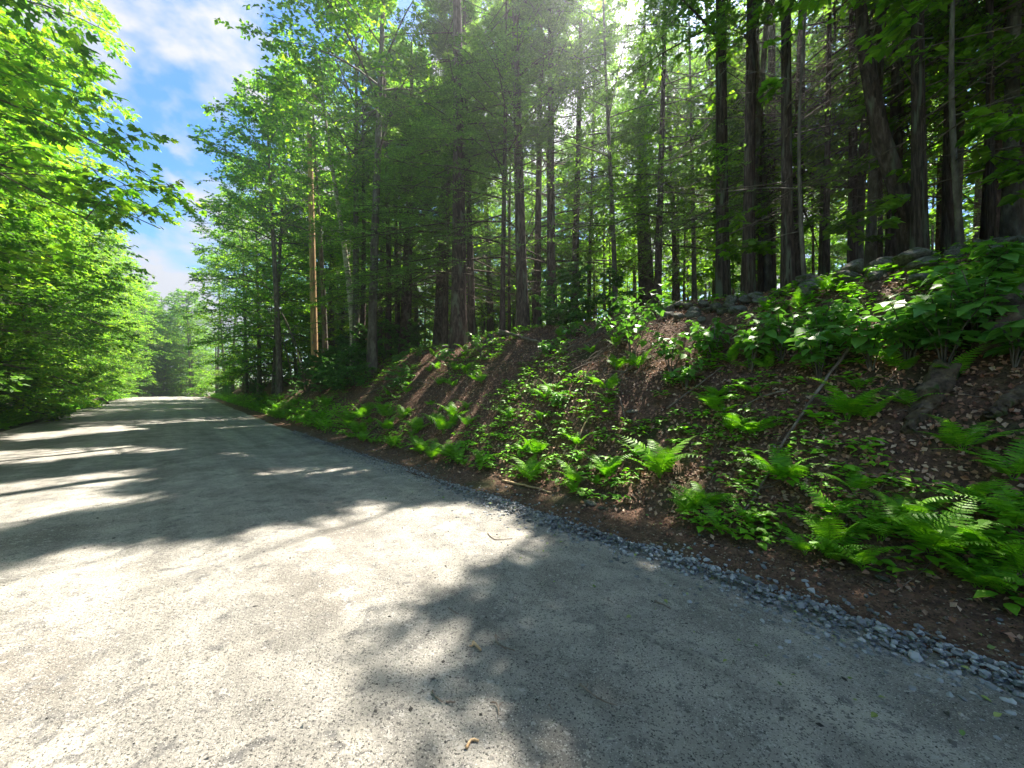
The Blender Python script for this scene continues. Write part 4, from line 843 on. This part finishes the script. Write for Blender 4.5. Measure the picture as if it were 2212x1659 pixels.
SH = [(1365, 770, 1.5, 4, 6, .15, "tall lobed leaf shrub in front of the thickest trunk"), (1335, 740, 1.0, 3, 4, .14, "shorter lobed leaf shrub left of the tall one"),
 (1450, 760, .8, 4, 4, .14, "round leaved shrub right of the tall lobed one"), (1540, 740, .8, 4, 4, .15, "spreading green shrub below the sunlit leaf patch"),
 (1620, 760, .8, 4, 4, .15, "green shrub left of the dark hollow"), (1690, 740, .8, 4, 4, .15, "broad shrub right of the sunlit leaf patch"), (1770, 700, 1.0, 3, 5, .15, "upright shrub left of the wall stones"),
 (1770, 780, .75, 4, 4, .16, "dense shrub hanging over the dark hollow"), (1880, 760, .8, 4, 4, .16, "shrub with wide leaves just below the wall stones"), (1960, 790, .8, 5, 4, .17, "shrub with the big drooping leaves above the rotten stump"),
 (2040, 800, .9, 5, 4, .18, "largest leaved shrub right above the rotten stump"), (2120, 720, .9, 4, 4, .17, "shrub below the mossy fallen log"), (2010, 700, .9, 4, 4, .16, "pale green shrub in front of the right wall stones"),
 (2100, 620, .9, 4, 4, .15, "leafy shrub right of the largest wall stone"), (2180, 600, .9, 4, 4, .15, "topmost shrub at the right edge"), (2190, 790, .5, 3, 3, .16, "low shrub at the right edge beside the curved root"),
 (1040, 760, .9, 4, 4, .13, "leafy shrub right of the stout bank edge trunk"), (970, 790, .8, 4, 4, .13, "pale shrub left below the stout bank edge trunk"), (900, 770, .8, 4, 4, .12, "shrub under the hemlock on the bank top"),
 (830, 770, .8, 4, 4, .12, "shrub right of the utility pole base"), (740, 790, .9, 4, 4, .13, "sunny shrub at the foot of the utility pole"), (680, 810, .9, 4, 4, .13, "sunny shrub left of the utility pole base"),
 (1230, 725, .6, 3, 3, .12, "low shrub above the brush pile"), (1180, 760, .5, 3, 3, .12, "low pale shrub left of the brush pile"), (1480, 830, .5, 3, 3, .12, "low shrub above the mid bank ferns"), (1210, 870, .35, 3, 3, .10, "small bright seedling clump below the brush pile")]
for i, (px, py, h, ns_, np_, ls, lab) in enumerate(SH):
    shrub(at(px, py + (45 if px > 1400 and py < 790 else 12)), h * (.62 if py < 710 and px > 1700 else .85), ns_ + 4, np_ + 2, ls * .86, lab, "large leaved shrubs on the bank", seedv=i, kinds=(0, 1) if i in (0, 1, 9, 10, 6) else (0, 2, 3))
for i in range(135):
    s = -3 + 31 * g.random() if i < 75 else g.uniform(7, 27); t = g.uniform(6.9, 9.4) if i < 75 else g.uniform(5.4, 7.8); x, y = xy(s, t)
    if (s < 5 and g.random() < .6) or in_beam(x, y, float(Hst(s, t)), 1.3): continue
    if y < 3: continue
    tree("bush", (x, y, float(Hst(s, t)) - .05), g.uniform(0, 6.28), g.uniform(.5, .95), "bush", "low green bush in the band of bushes along the bank top", "bush", "bushes along the bank top", prune=False)
for i in range(26):
    s = g.uniform(20, 75); t = g.uniform(4.6, 6.2); x, y = xy(s, t)
    tree("bush", (x, y, float(Hst(s, t)) - .05), g.uniform(0, 6.28), g.uniform(.5, .95), "bush", "low green bush at the right road edge past the utility pole", "bush", "bushes past the pole", prune=False)
for i in range(40):
    s = g.uniform(14, 80); t = -6.3 - abs(g.gauss(0, .9)); x, y = xy(s, t)
    tree("bush", (x, y, float(Hst(s, t)) - .05), g.uniform(0, 6.28), g.uniform(.5, 1.1), "bush", "low green bush along the left road edge", "bush", "bushes along the left edge", prune=False)
LM = [(at(1985, 905), "rotten stump"), (at(1745, 905), "long straight dead branch"), (at(2010, 1190), "widest lime green fern"), (at(1425, 1030), "tallest bright fern"), (at(1145, 1035), "bare stick on the shoulder"),
      (at(1250, 790), "brush pile"), (on(990, t_at(990, 8.2)), "stout bank edge trunk"), (_pp, "utility pole"), (at(905, 1000), "white stone at the far ferns"), (on(1986, t_at(1986, 9.2)), "large trunk behind the wall"),
      (at(1365, 770), "tall lobed leaf shrub"), (on(1590, t_at(1590, 10)), "trunk cluster above the leaf patch"), (at(2170, 745), "mossy fallen log"), (Vector((*xy(76, 0), 0)), "crest of the road"), (at(205, 876), "old log at the left verge"),
      (on(1240, t_at(1240, 11.4)), "thin near black trunk"), (on(875, t_at(875, 8.6)), "green drooping hemlock"), (Vector((*xy(18, -6.4), 0)), "low spreading beech"), (Vector((*xy(45, 6), 0)), "road bend greenery on the right")]
NTH = ["closest", "second closest", "third closest", "fourth closest", "fifth closest", "sixth closest", "seventh closest", "eighth closest", "ninth closest", "tenth closest", "eleventh closest", "twelfth closest", "thirteenth closest", "fourteenth closest", "fifteenth closest"]
for grp, phr in [("young ferns in the litter", "small young fern"), ("ferns along the far bank foot", "sunny bank foot fern"), ("bushes along the bank top", "low green bush"), ("bushes past the pole", "low roadside bush"),
                 ("bushes along the left edge", "low verge bush"), ("understory saplings", "leafy forest sapling"), ("conifers deeper in the wood", "slender deep wood conifer"), ("broadleaf trees deeper in the wood", "deep wood broadleaf tree"),
                 ("second row of trees left of the road", "second row broadleaf tree"), ("leaning bare saplings left of the pole", "leaning bare sapling"), ("trees beyond the crest", "distant tree beyond the crest")]:
    bins = {}
    for o in list(C.objects):
        if o.parent is None and o.get("group") == grp:
            dd = [(o.location - q).length for q, _ in LM]; k_ = int(np.argmin(dd)); bins.setdefault(k_, []).append((dd[k_], o))
    for k_, lst in bins.items():
        lst.sort(key=lambda v: v[0])
        for i, (_, o) in enumerate(lst):
            if i < len(NTH): o["label"] = f"{phr}, {NTH[i]} to the {LM[k_][1]}"
# seedlings and low ground cover between the ferns
n = 4200; s = -2 + 24 * rng.random(n) ** 1.4; t = 4.0 + 4.6 * rng.random(n) ** 1.1; keep = vn(s * .9, t * .9, 88) > .42 ; s, t = s[keep], t[keep]; n = len(s)
X, Y = xy(s, t); k = 7; a = rng.uniform(0, 6.28, (n, 1)) + np.arange(k)[None] * (2 * math.pi / k) * 1.0 + rng.normal(0, .2, (n, k)); hgt = rng.uniform(.03, .16, (n, 1)) + rng.uniform(-.02, .03, (n, k))
st_ = rng.uniform(.01, .07, (n, k)); P = np.stack([X[:, None] + np.cos(a) * st_, Y[:, None] + np.sin(a) * st_, ground_h(s, t)[:, None] + hgt], -1).reshape(-1, 3)
d = dirv(a, rng.uniform(-.25, .35, (n, k))).reshape(-1, 3); nm = np.array([0, 0, 1.]) + rng.normal(0, .2, (n * k, 3))
mb = MB(); mb.add(*scatter(*S_OVATE, P, d, nm, (np.repeat(rng.uniform(.05, .12, n), k) * rng.uniform(.7, 1.2, n * k))))
tag(link("ground_cover", mb.mesh("ground_cover", M_FERN, False)), "low leafy seedlings dotted over the bank", kind="stuff")
# verge greenery left of the road and far right foot
n = 26000; s = rng.uniform(12, 80, n); t = -4.85 - 2.2 * rng.random(n) ** 1.2; X, Y = xy(s, t); hh = rng.random(n) * .38 * sst(-4.7, -5.3, t) + .03
mb = MB(); a = rng.uniform(0, 6.28, n); mb.add(*scatter(*S_DIAMOND, np.stack([X, Y, Hst(s, t) + hh], -1), dirv(a, rng.uniform(-.2, .7, n)), np.array([0, 0, 1.]) + rng.normal(0, .4, (n, 3)), rng.uniform(.08, .2, n)))
n = 9000; s = rng.uniform(14, 70, n); t = 3.9 + 1.2 * rng.random(n) ** 1.3; X, Y = xy(s, t); hh = rng.random(n) * .3 + .02; a = rng.uniform(0, 6.28, n)
mb.add(*scatter(*S_DIAMOND, np.stack([X, Y, Hst(s, t) + hh], -1), dirv(a, rng.uniform(-.2, .7, n)), np.array([0, 0, 1.]) + rng.normal(0, .4, (n, 3)), rng.uniform(.06, .15, n)))
tag(link("verge_plants", mb.mesh("verge_plants", M_FERN, False)), "sunlit low greenery growing along both road verges", kind="stuff")
# ------------------------------------------------------------------ thin volume added to imitate the lens glare veil towards the sun
hm = bpy.data.materials.new("added_haze_air"); hm.use_nodes = True; hm.node_tree.nodes.clear()
pv = N(hm.node_tree, "ShaderNodeVolumePrincipled", i_Density=.0022, i_Anisotropy=.8); pv.inputs["Color"].default_value = (.84, .88, 1.0, 1)
ho = N(hm.node_tree, "ShaderNodeOutputMaterial"); hm.node_tree.links.new(pv.outputs[0], ho.inputs["Volume"])
bb = np.array([(x, y, z) for x in (-320, 320) for y in (-320, 320) for z in (-9, 44)], float); bb = np.array([(x, y, z) for z in (-9, 44) for x, y in ((-320, -320), (320, -320), (320, 320), (-320, 320))], float)
mb = MB(); mb.add(bb, [np.array([(0, 3, 2, 1), (4, 5, 6, 7), (0, 1, 5, 4), (1, 2, 6, 5), (2, 3, 7, 6), (3, 0, 4, 7)])])
tag(link("added_haze", mb.mesh("added_haze", hm, False)), "pale veil added over the wood to imitate lens glare", kind="stuff")
